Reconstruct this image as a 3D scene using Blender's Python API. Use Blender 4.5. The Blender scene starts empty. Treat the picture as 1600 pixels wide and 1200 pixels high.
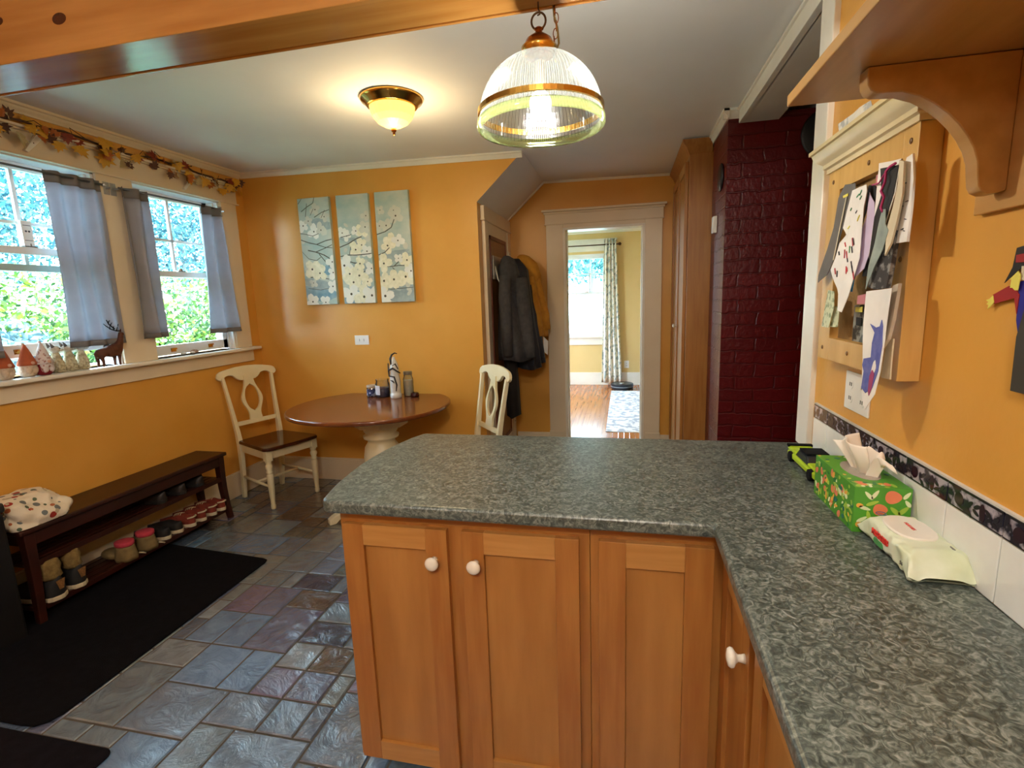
import bpy, bmesh, math, random
from mathutils import Vector, Matrix, noise
C = bpy.context.scene.collection
SC = bpy.context.scene
rnd = random.Random(7)
PI = math.pi

# ------------------------------------------------------------ camera, light, exposure
cam = bpy.data.objects.new('camera', bpy.data.cameras.new('camera'))
C.objects.link(cam)
cam.data.sensor_width = 36.0
cam.data.lens = 786.953 / 1600 * 36.0
cam.data.clip_start = 0.02
_r = Vector((0.97615737, 0.21439164, -0.03395604)); _u = Vector((-0.00313551, 0.17034405, 0.98537966)); _f = Vector((-0.21704137, 0.96177915, -0.16695483))
cam.matrix_world = Matrix(((_r.x, _u.x, -_f.x, 0), (_r.y, _u.y, -_f.y, 0), (_r.z, _u.z, -_f.z, 1.446), (0, 0, 0, 1)))
SC.camera = cam
vs = SC.view_settings
vs.view_transform = 'Standard'; vs.look = 'None'; vs.exposure = 1.12; vs.gamma = 1.0; vs.use_curve_mapping = False
SC.cycles.max_bounces = 10; SC.cycles.diffuse_bounces = 5; SC.cycles.transparent_max_bounces = 16
SC.cycles.sample_clamp_indirect = 6.0
SC.cycles.use_denoising = True
SC.cycles.caustics_reflective = False; SC.cycles.caustics_refractive = False
SC.cycles.blur_glossy = 0.5

w = bpy.data.worlds.new('sky'); SC.world = w; w.use_nodes = True
wn = w.node_tree; wn.nodes['Background'].inputs[0].default_value = (0.62, 0.82, 1.0, 1); wn.nodes['Background'].inputs[1].default_value = 14.0

def light(name, kind, loc, energy, color, size=0.1, rot=(0, 0, 0), size_y=None):
    d = bpy.data.lights.new(name, kind); d.energy = energy; d.color = color
    if kind == 'AREA':
        d.shape = 'RECTANGLE' if size_y else 'DISK'; d.size = size
        if size_y: d.size_y = size_y
    elif kind == 'SUN': d.angle = size
    else: d.shadow_soft_size = size
    o = bpy.data.objects.new(name, d); o.location = loc; o.rotation_euler = rot; C.objects.link(o)
    return o
light('sun', 'SUN', (0, 0, 6), 5.0, (1.0, 0.95, 0.84), 0.01, (math.radians(28), math.radians(-30), 0))
def portal(loc, sx, sy, rot):
    o = light('window_portal', 'AREA', loc, 1, (1, 1, 1), sx, rot, sy); o.data.cycles.is_portal = True
portal((-3.13, 2.10, 1.69), 1.12, 0.72, (0, -PI/2, 0))
portal((-3.13, 3.01, 1.69), 1.12, 0.72, (0, -PI/2, 0))
portal((-2.42, 6.0, 1.45), 1.5, 1.0, (0, -PI/2, 0))  # this and the next serve two added side windows lighting the far room
portal((-2.42, 7.4, 1.45), 1.5, 0.9, (0, -PI/2, 0))
portal((-0.65, 8.46, 1.42), 0.8, 1.5, (-PI/2, 0, 0))
# added, unseen lamps behind the camera that light the cabinet fronts
for lx, ly, e in ((-1.35, -0.55, 10), (-0.05, -0.75, 44)):
    light('kitchen_lamp_light', 'POINT', (lx, ly, 2.26), e*.9, (1.0, 0.93, 0.82), 0.14)

# ------------------------------------------------------------ helpers
def lin(h):
    c = [int(h[i:i+2], 16) / 255 for i in (0, 2, 4)]
    return tuple((x / 12.92 if x <= 0.04045 else ((x + 0.055) / 1.055) ** 2.4) for x in c) + (1,)
_m = {}
def mat(name, col, rough=0.5, metal=0.0, col2=None, scale=8.0, stretch=(1, 1, 1), bump=0.0, bscale=None, spec=0.5, detail=4, ramp=(0.35, 0.65), **kw):
    if name in _m: return _m[name]
    m = bpy.data.materials.new(name); m.use_nodes = True; nt = m.node_tree; b = nt.nodes['Principled BSDF']
    b.inputs['Base Color'].default_value = lin(col); b.inputs['Roughness'].default_value = rough; b.inputs['Metallic'].default_value = metal
    b.inputs['Specular IOR Level'].default_value = spec
    for k, v in kw.items(): b.inputs[k.replace('_', ' ')].default_value = v
    tc = nt.nodes.new('ShaderNodeTexCoord'); mp = nt.nodes.new('ShaderNodeMapping'); mp.inputs['Scale'].default_value = stretch
    nt.links.new(tc.outputs['Object'], mp.inputs['Vector'])
    n = nt.nodes.new('ShaderNodeTexNoise'); n.inputs['Scale'].default_value = scale; n.inputs['Detail'].default_value = detail
    nt.links.new(mp.outputs['Vector'], n.inputs['Vector'])
    if col2 is None:                                     # a faint mottle
        c = lin(col); col2c = tuple(min(1, x * 0.88) for x in c[:3]) + (1,)
    else: col2c = lin(col2)
    r = nt.nodes.new('ShaderNodeValToRGB'); r.color_ramp.elements[0].position = ramp[0]; r.color_ramp.elements[1].position = ramp[1]
    r.color_ramp.elements[0].color = lin(col); r.color_ramp.elements[1].color = col2c
    nt.links.new(n.outputs['Fac'], r.inputs['Fac']); nt.links.new(r.outputs['Color'], b.inputs['Base Color'])
    if bump:
        n2 = nt.nodes.new('ShaderNodeTexNoise'); n2.inputs['Scale'].default_value = bscale or scale; n2.inputs['Detail'].default_value = 5
        nt.links.new(mp.outputs['Vector'], n2.inputs['Vector'])
        bp = nt.nodes.new('ShaderNodeBump'); bp.inputs['Strength'].default_value = bump; bp.inputs['Distance'].default_value = 0.01
        nt.links.new(n2.outputs['Fac'], bp.inputs['Height']); nt.links.new(bp.outputs['Normal'], b.inputs['Normal'])
    _m[name] = m
    return m
def glow(name, col, strength):
    m = bpy.data.materials.new(name); m.use_nodes = True; b = m.node_tree.nodes['Principled BSDF']
    b.inputs['Base Color'].default_value = lin(col); b.inputs['Emission Color'].default_value = lin(col); b.inputs['Emission Strength'].default_value = strength
    return m
def clear(name, tint='ffffff', gloss=0.08, rough=0.02, opaque=0.0):
    m = bpy.data.materials.new(name); m.use_nodes = True; nt = m.node_tree
    for n in list(nt.nodes): nt.nodes.remove(n)
    out = nt.nodes.new('ShaderNodeOutputMaterial'); t = nt.nodes.new('ShaderNodeBsdfTransparent'); g = nt.nodes.new('ShaderNodeBsdfGlossy'); mx = nt.nodes.new('ShaderNodeMixShader')
    t.inputs[0].default_value = lin(tint); g.inputs['Roughness'].default_value = rough
    fr = nt.nodes.new('ShaderNodeFresnel'); fr.inputs[0].default_value = 1.3
    ad = nt.nodes.new('ShaderNodeMath'); ad.operation = 'ADD'; ad.inputs[1].default_value = gloss; ad.use_clamp = True
    nt.links.new(fr.outputs[0], ad.inputs[0]); nt.links.new(ad.outputs[0], mx.inputs[0])
    nt.links.new(t.outputs[0], mx.inputs[1]); nt.links.new(g.outputs[0], mx.inputs[2])
    last = mx
    if opaque:
        d = nt.nodes.new('ShaderNodeBsdfTranslucent'); d.inputs[0].default_value = lin(tint)
        m2 = nt.nodes.new('ShaderNodeMixShader'); m2.inputs[0].default_value = opaque
        nt.links.new(mx.outputs[0], m2.inputs[1]); nt.links.new(d.outputs[0], m2.inputs[2]); last = m2
    nt.links.new(last.outputs[0], out.inputs[0])
    return m

class MB:
    def __init__(s): s.v = []; s.f = []; s.mi = []
    def add(s, vs_, fs, m=0):
        o = len(s.v); s.v += [tuple(p) for p in vs_]; s.f += [tuple(i + o for i in f) for f in fs]; s.mi += [m] * len(fs); return s
    def box(s, x0, y0, z0, x1, y1, z1, m=0, M=None):
        v = [Vector((x, y, z)) for x in (x0, x1) for y in (y0, y1) for z in (z0, z1)]
        if M: v = [M @ p for p in v]
        return s.add(v, [(0, 1, 3, 2), (4, 6, 7, 5), (0, 4, 5, 1), (2, 3, 7, 6), (0, 2, 6, 4), (1, 5, 7, 3)], m)
    def prism(s, pts, M, d, m=0):
        """outline pts (2D) extruded by d along local z, placed by M"""
        n = len(pts)
        a = [M @ Vector((p[0], p[1], 0)) for p in pts]; b = [M @ Vector((p[0], p[1], d)) for p in pts]
        return s.add(a + b, [tuple(range(n))[::-1], tuple(range(n, 2*n))] + [(i, (i+1) % n, n + (i+1) % n, n + i) for i in range(n)], m)
    def lathe(s, prof, c=(0, 0, 0), n=24, m=0, M=None, sx=1, sy=1, flute=None, cap=True):
        v = []; f = []
        for (r, z) in prof:
            for k in range(n):
                a = 2*PI*k/n; rr = r * (flute(k, z) if flute else 1)
                v.append(Vector((rr*math.cos(a)*sx, rr*math.sin(a)*sy, z)))
        for i in range(len(prof)-1):
            for k in range(n):
                f.append((i*n+k, i*n+(k+1) % n, (i+1)*n+(k+1) % n, (i+1)*n+k))
        if cap:
            f.append(tuple(range(n))[::-1]); f.append(tuple(range((len(prof)-1)*n, len(prof)*n)))
        if M: v = [M @ p for p in v]
        v = [p + Vector(c) for p in v]
        return s.add(v, f, m)
    def tube(s, pts, r, n=8, m=0, closed=False, flat=1.0):
        pts = [Vector(p) for p in pts]; N = len(pts); rs = r if isinstance(r, (list, tuple)) else [r]*N
        v = []; f = []; up = None
        for i, p in enumerate(pts):
            if closed: t = pts[(i+1) % N] - pts[i-1]
            else: t = pts[min(i+1, N-1)] - pts[max(i-1, 0)]
            t = t.normalized() if t.length > 1e-9 else Vector((0, 0, 1))
            if up is None: up = Vector((0, 0, 1)) if abs(t.z) < .9 else Vector((1, 0, 0))
            a = t.cross(up).normalized(); up = a.cross(t).normalized()
            for k in range(n):
                th = 2*PI*k/n; v.append(p + (a*math.cos(th) + up*math.sin(th)*flat)*rs[i])
        for i in range(N if closed else N-1):
            j = (i+1) % N
            for k in range(n): f.append((i*n+k, i*n+(k+1) % n, j*n+(k+1) % n, j*n+k))
        if not closed: f.append(tuple(range(n))[::-1]); f.append(tuple(range((N-1)*n, N*n)))
        return s.add(v, f, m)
    def ball(s, c, r, n=12, m=0, M=None):
        r = r if isinstance(r, (list, tuple)) else (r, r, r)
        prof = [(math.sin(PI*i/n), -math.cos(PI*i/n)) for i in range(n+1)]
        prof[0] = (1e-4, -1); prof[-1] = (1e-4, 1)
        MM = Matrix.Diagonal((r[0], r[1], r[2], 1))
        if M: MM = M @ MM
        return s.lathe(prof, c, 2*n, m, MM)
    def grid(s, fn, nu, nv, m=0, thick=0.0, wrap=False):
        v = [Vector(fn(i/nu, j/nv)) for j in range(nv+1) for i in range(nu+1)]
        f = [(j*(nu+1)+i, j*(nu+1)+i+1, (j+1)*(nu+1)+i+1, (j+1)*(nu+1)+i) for j in range(nv) for i in range(nu)]
        return s.add(v, f, m)
    def build(s, name, mats, parent=None, smooth=False, bevel=0.0, world=True, solid=0.0, remesh=0.0, sub=0, seg=2, origin=None, kind=None, label=None):
        me = bpy.data.meshes.new(name)
        off = Vector((0, 0, 0))
        if world and parent is not None:
            p = parent
            while p: off += p.location; p = p.parent
        elif origin is not None: off = Vector(origin)
        me.from_pydata([tuple(Vector(p) - off) for p in s.v], [], s.f)
        mats = mats if isinstance(mats, (list, tuple)) else [mats]
        for m in mats: me.materials.append(m)
        me.polygons.foreach_set('material_index', s.mi)
        me.validate(); me.update()
        bm = bmesh.new(); bm.from_mesh(me); bmesh.ops.recalc_face_normals(bm, faces=bm.faces); bm.to_mesh(me); bm.free()
        if smooth:
            me.polygons.foreach_set('use_smooth', [True]*len(me.polygons))
        o = bpy.data.objects.new(name, me); C.objects.link(o)
        if parent is not None: o.parent = parent
        elif origin is not None: o.location = origin
        if solid:
            d = o.modifiers.new('solid', 'SOLIDIFY'); d.thickness = solid; d.offset = 0
        if remesh:
            d = o.modifiers.new('remesh', 'REMESH'); d.mode = 'VOXEL'; d.voxel_size = remesh; d.use_smooth_shade = True
            d = o.modifiers.new('smooth', 'SMOOTH'); d.iterations = 4; d.factor = .6
        if bevel:
            d = o.modifiers.new('bevel', 'BEVEL'); d.width = bevel; d.segments = seg; d.limit_method = 'ANGLE'; d.angle_limit = 0.6
        if sub:
            d = o.modifiers.new('sub', 'SUBSURF'); d.levels = sub; d.render_levels = sub
        if kind: o['kind'] = kind
        if label: o['label'] = label
        if smooth and bevel and not sub and not remesh:
            pass
        return o
def soft(o, ang=0.7):
    """smooth shading with sharp edges above the angle"""
    me = o.data
    me.polygons.foreach_set('use_smooth', [True]*len(me.polygons))
    bm = bmesh.new(); bm.from_mesh(me)
    for e in bm.edges:
        if len(e.link_faces) == 2 and e.calc_face_angle(0) > ang: e.smooth = False
    bm.to_mesh(me); bm.free()
    return o
def tag(o, label, cat, group=None):
    o['label'] = label; o['category'] = cat
    if group: o['group'] = group
    return o
def thing(name, loc, label, cat, group=None, rz=0.0):
    o = bpy.data.objects.new(name, None); o.location = loc; o.rotation_euler = (0, 0, rz); o.empty_display_size = .05; C.objects.link(o)
    return tag(o, label, cat, group)
def struct(name, mb, mats, **k): return mb.build(name, mats, kind='structure', **k)
def dup(root, loc, label, rz=None, scale=None):
    r = root.copy(); C.objects.link(r); r.location = loc
    if rz is not None: r.rotation_euler = (0, 0, rz)
    if scale: r.scale = scale
    r['label'] = label
    for ch in list(root.children):
        c = ch.copy(); C.objects.link(c); c.parent = r
        for g in list(ch.children):
            d = g.copy(); C.objects.link(d); d.parent = c
    return r
def frame(ux, uy, o):
    ux = Vector(ux).normalized(); uy = Vector(uy).normalized(); uz = ux.cross(uy); o = Vector(o)
    return Matrix(((ux.x, uy.x, uz.x, o.x), (ux.y, uy.y, uz.y, o.y), (ux.z, uy.z, uz.z, o.z), (0, 0, 0, 1)))
def text_mesh(name, s, size, M, material, parent, depth=0.0006, bold=0.0):
    cu = bpy.data.curves.new(name, 'FONT'); cu.body = s; cu.size = size; cu.extrude = depth; cu.offset = bold; cu.align_x = 'CENTER'; cu.align_y = 'CENTER'
    t = bpy.data.objects.new('tmp', cu); C.objects.link(t)
    dg = bpy.context.evaluated_depsgraph_get(); me = bpy.data.meshes.new_from_object(t.evaluated_get(dg)); bpy.data.objects.remove(t)
    off = Vector((0, 0, 0)); p = parent
    while p: off += p.location; p = p.parent
    me.transform(Matrix.Translation(-off) @ M)
    me.name = name; me.materials.clear(); me.materials.append(material)
    o = bpy.data.objects.new(name, me); C.objects.link(o); o.parent = parent
    return o

# ------------------------------------------------------------ materials
ORANGE = mat('orange_paint', 'dca248', 0.36, col2='d59b40', scale=3, bump=0.05, bscale=60, spec=0.5)
CEIL = mat('ceiling_paint', 'eceef0', 0.7, col2='e6e8ea', scale=2)
TRIM = mat('cream_trim', 'e0d2b8', 0.35, col2='dbccb1', scale=4)
TRIMW = mat('white_trim', 'ece8dc', 0.35, scale=4)
SASH = mat('white_sash', 'eceeee', 0.35, scale=4)
GLASS = clear('window_glass', 'f4fbfb', 0.0)
MAPLE = mat('maple_stile', 'a97236', 0.36, col2='9a6129', scale=3.0, stretch=(14, 14, 1.2), detail=6)
MAPLEP = mat('maple_panel', 'af7a3d', 0.36, col2='9d682e', scale=2.2, stretch=(7, 7, 1.0), detail=6)
MAPLER = mat('maple_rail', 'bb874a', 0.34, col2='ab783c', scale=3.0, stretch=(1.2, 1.2, 14), detail=6)
PINE = mat('varnished_pine', 'b98344', 0.14, col2='a36c30', scale=2.0, stretch=(0.8, 9, 9), detail=6, bump=0.06, bscale=4)
DKWOOD = mat('espresso_wood', '35130b', 0.38, col2='260d07', scale=4, stretch=(6, 1, 6), detail=5)
OAKD = mat('stained_oak', '7c4420', 0.16, col2='6a3616', scale=3.5, stretch=(1.2, 10, 3), detail=6, spec=0.6)
CREAM = mat('cream_enamel', 'e9dfba', 0.34, col2='e2d6ac', scale=5)
BLACK = mat('black_rubber', '0b0b10', 0.85, col2='07070a', scale=40, bump=0.2, bscale=180, spec=0.2)
BRASS = mat('polished_brass', 'c99b4a', 0.2, 1.0, scale=10)
BRASSD = mat('antique_brass', '9a5e28', 0.26, 1.0, scale=10)
DARKM = mat('dark_bronze', '4a3420', 0.35, 1.0, scale=20)
WHITE = mat('white_plastic', 'f0f0ea', 0.35, scale=5)
CERAM = mat('white_ceramic', 'efe9da', 0.12, scale=5)

# ------------------------------------------------------------ room
L, B, D, R = -2.947, 3.6245, 4.586, 0.613
def cz(x): return 2.4625 - 0.0188*(x + 1.7)      # the old ceiling falls a little to the right

# slate floor: courses of rectangular slabs
M0, X0, Y0 = 0.0742, -1.99, 1.207
cells = {}
tiles = [(0,0,3,4,0),(3,0,4,3,1),(3,3,3,3,2),(0,4,3,2,3),(6,3,2,3,2),(8,3,2,2,5),(7,1,3,2,1),(10,1,2,2,1),(4,-3,3,3,2),(0,-1,2,1,0),(2,-1,2,1,0),
         (7,-3,2,4,0),(9,-2,4,3,1),(5,6,3,4,4),(8,7,3,2,6),(4,12,3,2,6),(1,9,2,3,5),(1,6,2,3,2),(3,6,2,3,2)]
pal = ['6c8090', '6a7f98', '6688ae', '7c8b98', '5a6380', '6a6684', '34435c', '5d6a68', '5c625f', '58504c', '566880', '727e84']
def occ(i, j, w_, h_): return any((a, b) in cells for a in range(i, i+w_) for b in range(j, j+h_))
for (i, j, w_, h_, c) in tiles:
    for a in range(i, i+w_):
        for b in range(j, j+h_): cells[(a, b)] = 1
i0, i1, j0, j1 = -13, 51, -54, 46
sizes = [(4,3),(4,4),(3,3),(3,4),(3,2),(2,3),(2,2),(4,2),(2,2),(3,2)]
for j in range(j0, j1):
    i = i0
    while i < i1:
        if (i, j) in cells: i += 1; continue
        rnd.shuffle(sizes)
        for (a, b) in sizes + [(2,1),(1,2),(1,1)]:
            if i+a <= i1 and j+b <= j1 and not occ(i, j, a, b):
                far = j > 18  # far slabs get a browner, darker palette: shade put into their colour
                c = rnd.choice([0,0,1,2,3,7,10,4,11]) if not far else rnd.choice([0,7,8,8,9,10,3,11,9])
                if rnd.random() < .07: c = rnd.choice([5, 6, 9])
                tiles.append((i, j, a, b, c))
                for p in range(i, i+a):
                    for q in range(j, j+b): cells[(p, q)] = 1
                break
        i += 1
fl = MB(); cols = []
g = 0.0035
for (i, j, a, b, c) in tiles:
    x0, x1 = X0+i*M0+g, X0+(i+a)*M0-g; y0, y1 = Y0+j*M0+g, Y0+(j+b)*M0-g
    e = 0.004; h = rnd.uniform(-0.0012, 0.0)
    v = [(x0, y0, -.004), (x1, y0, -.004), (x1, y1, -.004), (x0, y1, -.004), (x0+e, y0+e, h), (x1-e, y0+e, h), (x1-e, y1-e, h), (x0+e, y1-e, h)]
    fl.add(v, [(4, 5, 6, 7), (0, 1, 5, 4), (1, 2, 6, 5), (2, 3, 7, 6), (3, 0, 4, 7)], 0)
    k = rnd.uniform(.85, 1.12); cc = lin(pal[c]); cols += [(cc[0]*k, cc[1]*k, cc[2]*k, rnd.random())]*5
xa, xb, ya, yb = X0+i0*M0, X0+i1*M0, Y0+j0*M0, 4.70
fl.add([(xa, ya, -.0042), (xb, ya, -.0042), (xb, yb, -.0042), (xa, yb, -.0042)], [(0, 1, 2, 3)], 1); cols.append((0, 0, 0, 0))
fl.box(xa, ya, -.12, xb, yb, -.05, 1); cols += [(0, 0, 0, 0)]*6
slate = bpy.data.materials.new('slate'); slate.use_nodes = True; nt = slate.node_tree; b = nt.nodes['Principled BSDF']
at = nt.nodes.new('ShaderNodeAttribute'); at.attribute_name = 'slab'
tc = nt.nodes.new('ShaderNodeTexCoord'); av = nt.nodes.new('ShaderNodeVectorMath'); av.operation = 'SCALE'; av.inputs['Scale'].default_value = 1.0
sh = nt.nodes.new('ShaderNodeVectorMath'); sh.operation = 'SCALE'; sh.inputs[3].default_value = 40.0
nt.links.new(at.outputs['Alpha'], sh.inputs[0])
ad = nt.nodes.new('ShaderNodeVectorMath'); ad.operation = 'ADD'; nt.links.new(tc.outputs['Object'], ad.inputs[0]); nt.links.new(sh.outputs[0], ad.inputs[1])
n1 = nt.nodes.new('ShaderNodeTexNoise'); n1.inputs['Scale'].default_value = 9; n1.inputs['Detail'].default_value = 8; n1.inputs['Roughness'].default_value = .62; n1.inputs['Distortion'].default_value = 1.2
nt.links.new(ad.outputs[0], n1.inputs['Vector'])
mx = nt.nodes.new('ShaderNodeMix'); mx.data_type = 'RGBA'; mx.blend_type = 'MULTIPLY'; mx.inputs[0].default_value = 1
rp = nt.nodes.new('ShaderNodeValToRGB'); rp.color_ramp.elements[0].position = .3; rp.color_ramp.elements[0].color = (.6, .62, .66, 1); rp.color_ramp.elements[1].position = .72; rp.color_ramp.elements[1].color = (1.15, 1.12, 1.08, 1)
nt.links.new(n1.outputs['Fac'], rp.inputs['Fac']); nt.links.new(at.outputs['Color'], mx.inputs[6]); nt.links.new(rp.outputs['Color'], mx.inputs[7]); nt.links.new(mx.outputs[2], b.inputs['Base Color'])
bp = nt.nodes.new('ShaderNodeBump'); bp.inputs['Strength'].default_value = .8; bp.inputs['Distance'].default_value = .010
nt.links.new(n1.outputs['Fac'], bp.inputs['Height']); nt.links.new(bp.outputs['Normal'], b.inputs['Normal'])
b.inputs['Roughness'].default_value = .22; b.inputs['IOR'].default_value = 1.8; b.inputs['Specular IOR Level'].default_value = .5; b.inputs['Coat Weight'].default_value = 1.0; b.inputs['Coat Roughness'].default_value = .12; b.inputs['Coat IOR'].default_value = 1.6
nt.links.new(bp.outputs['Normal'], b.inputs['Coat Normal'])
GROUT = mat('grout', '4a453e', .9)
floor = struct('floor', fl, [slate, GROUT])
ca = floor.data.color_attributes.new('slab', 'FLOAT_COLOR', 'CORNER')
for p in floor.data.polygons:
    for li in p.loop_indices: ca.data[li].color = cols[p.index]

# ceiling (slightly tilted slab, with the sloped bulkhead over the coat recess)
def zc(mb, x0, x1, y0, y1, t=.1, m=0):
    v = [(x0, y0, cz(x0)), (x1, y0, cz(x1)), (x1, y1, cz(x1)), (x0, y1, cz(x0)), (x0, y0, cz(x0)+t), (x1, y0, cz(x1)+t), (x1, y1, cz(x1)+t), (x0, y1, cz(x0)+t)]
    mb.add(v, [(0, 1, 2, 3), (7, 6, 5, 4), (0, 4, 5, 1), (1, 5, 6, 2), (2, 6, 7, 3), (3, 7, 4, 0)], m)
c_ = MB(); zc(c_, L-.16, 1.75, -2.8, D+.1)
struct('ceiling', c_, CEIL)
# sloped soffit over the recess
c_ = MB(); c_.add([(-1.03, B+.001, 2.135), (-.69, B+.001, cz(-.69)), (-.69, D, cz(-.69)), (-1.03, D, 2.135), (-1.10, B+.001, 2.2), (-1.10, D, 2.2), (-1.10, B+.001, 2.6), (-.69, B+.001, 2.6), (-.69, D, 2.6), (-1.10, D, 2.6)],
       [(0, 3, 2, 1), (0, 4, 5, 3), (4, 6, 9, 5), (6, 7, 8, 9), (1, 2, 8, 7)], 0)
struct('ceiling_slope', c_, CEIL)

# walls
wl = MB()
def wall_with_holes(mb, x0, x1, y0, y1, z0, z1, holes, m=0):
    """slab along y between x0..x1 with rectangular holes (ya, yb, za, zb)"""
    ys = sorted({y0, y1} | {h[0] for h in holes} | {h[1] for h in holes})
    for a, b_ in zip(ys, ys[1:]):
        hs = [h for h in holes if h[0] < (a+b_)/2 < h[1]]
        if not hs: mb.box(x0, a, z0, x1, b_, z1, m)
        else:
            h = hs[0]; mb.box(x0, a, z0, x1, b_, h[2], m); mb.box(x0, a, h[3], x1, b_, z1, m)
W1 = (1.76, 2.44, 1.138, 2.24); W2 = (2.66, 3.36, 1.138, 2.24)
wall_with_holes(wl, L-.16, L, -2.8, 3.80, -.05, 2.60, [W1, W2])
struct('wall_left', wl, ORANGE)
# back wall with the sloping cut at the recess
wb = MB()
wb.prism([(L, -.05), (-1.03, -.05), (-1.03, 2.135), (-.69, cz(-.69)+.001), (-.69, 2.60), (L, 2.60)], frame((1, 0, 0), (0, 0, 1), (0, B+.12, 0)), .12)
wb.box(-1.16, B+.12, -.05, -1.03, D, 2.60)
struct('wall_back', wb, ORANGE)
# door wall
wd = MB()
for (a, b_, z0, z1) in ((-1.16, -.526, -.05, 2.6), (.171, 1.8, -.05, 2.6), (-.526, .171, 2.03, 2.6)): wd.box(a, D, z0, b_, D+.12, z1)
struct('wall_door', wd, ORANGE)
# right wall beside the counter
wr = MB(); wr.box(R, -2.8, -.05, R+.13, 1.89, 2.60)
struct('wall_right', wr, ORANGE)
wk = MB(); wk.box(L-.16, -2.9, -.05, 1.8, -2.8, 2.6); wk.box(1.75, -2.8, -.05, 1.85, D+.12, 2.6)
struct('wall_kitchen', wk, ORANGE)
# end casing of the right wall and the dropped header of the opening
t = MB(); t.box(R-.018, 1.80, .914, R+.148, 1.905, 2.335)
t.box(R+.0, 1.80, 0, R+.148, 1.905, .914)
soft(struct('trim_1', t, TRIMW, bevel=.003))
t = MB(); t.box(R+.012, 1.82, 2.338, .80, 3.12, 2.47); t.box(R-.012, .0, 2.338, R+.02, 3.12, 2.47)
t.box(R-.022, 0.0, 2.40, R+.01, 3.12, 2.413)
struct('trim_2', t, TRIMW, bevel=.002)

# crown mouldings
def crown_profile(d=.028, h=.045):
    return [(0, 0), (d*.25, 0), (d*.35, h*.25), (d*.55, h*.35), (d*.7, h*.65), (d, h*.75), (d, h), (0, h)]
def crown(mb, a, b_, inward, h=.045, d=.028):
    a = Vector(a); b_ = Vector(b_); ax = (b_ - a); n = Vector(inward)
    up = Vector((0, 0, 1)); pr = crown_profile(d, h); N = len(pr)
    v = [a + n*p[0] + up*(p[1]-h) for p in pr] + [b_ + n*p[0] + up*(p[1]-h) for p in pr]
    mb.add(v, [tuple(range(N)), tuple(range(N, 2*N))[::-1]] + [(i, (i+1) % N, N+(i+1) % N, N+i) for i in range(N)])
t = MB(); crown(t, (L, 3.60, cz(L)), (L, -2.8, cz(L)), (1, 0, 0), .05); soft(struct('trim_3', t, TRIM))
t = MB(); crown(t, (L, B, cz(L)), (-.69, B, cz(-.69)), (0, -1, 0), .04); soft(struct('trim_4', t, TRIMW))
t = MB(); crown(t, (-.69, D, cz(-.69)), (.40, D, cz(.40)), (0, -1, 0), .018, .012)
t.add([(-1.03, D-.012, 2.135), (-.69, D-.012, cz(-.69)), (-.69, D, cz(-.69)), (-1.03, D, 2.135), (-1.03, D-.012, 2.117), (-.69, D-.012, cz(-.69)-.02), (-.69, D, cz(-.69)-.02), (-1.03, D, 2.117)],
      [(0, 1, 2, 3), (4, 7, 6, 5), (0, 4, 5, 1), (1, 5, 6, 2), (2, 6, 7, 3), (3, 7, 4, 0)])
soft(struct('trim_5', t, TRIMW))
# baseboards
def base(name, x0, y0, x1, y1):
    t = MB(); t.box(x0, y0, 0, x1, y1, .178); 
    if x1-x0 > y1-y0: t.box(x0, y0+.005, .178, x1, y1, .19)
    elif x0 < 0: t.box(x0, y0, .178, x1-.005, y1, .19)
    else: t.box(x0+.005, y0, .178, x1, y1, .19)
    return struct(name, t, TRIM, bevel=.003)
base('baseboard_left', L, -2.8, L+.016, B)
base('baseboard_back', L+.016, B-.016, -1.03, B)
base('baseboard_door', -.99, D-.016, -.675, D)
base('baseboard_right', .315, D-.016, .40, D)

# window casing, stool and apron: one white assembly for the pair of windows
t = MB()
for (a, b_) in ((1.62, 1.76), (2.44, 2.66), (3.36, 3.515)): t.box(L, a, 1.138, L+.018, b_, 2.235)
t.box(L, 1.56, 2.235, L+.022, 3.525, 2.352)
t.box(L, 1.55, 2.352, L+.035, 3.54, 2.362); t.box(L, 1.54, 2.362, L+.048, 3.555, 2.376)
t.box(L, 1.545, 2.228, L+.03, 3.54, 2.237)
struct('trim_6', t, TRIM, bevel=.003)
t = MB(); t.box(L-.12, 1.5, 1.115, L+.070, 3.56, 1.138); struct('trim_7', t, TRIMW, bevel=.008, seg=3)
t = MB(); t.box(L, 1.55, 1.025, L+.018, 3.52, 1.115); struct('trim_8', t, TRIM, bevel=.002)

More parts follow.
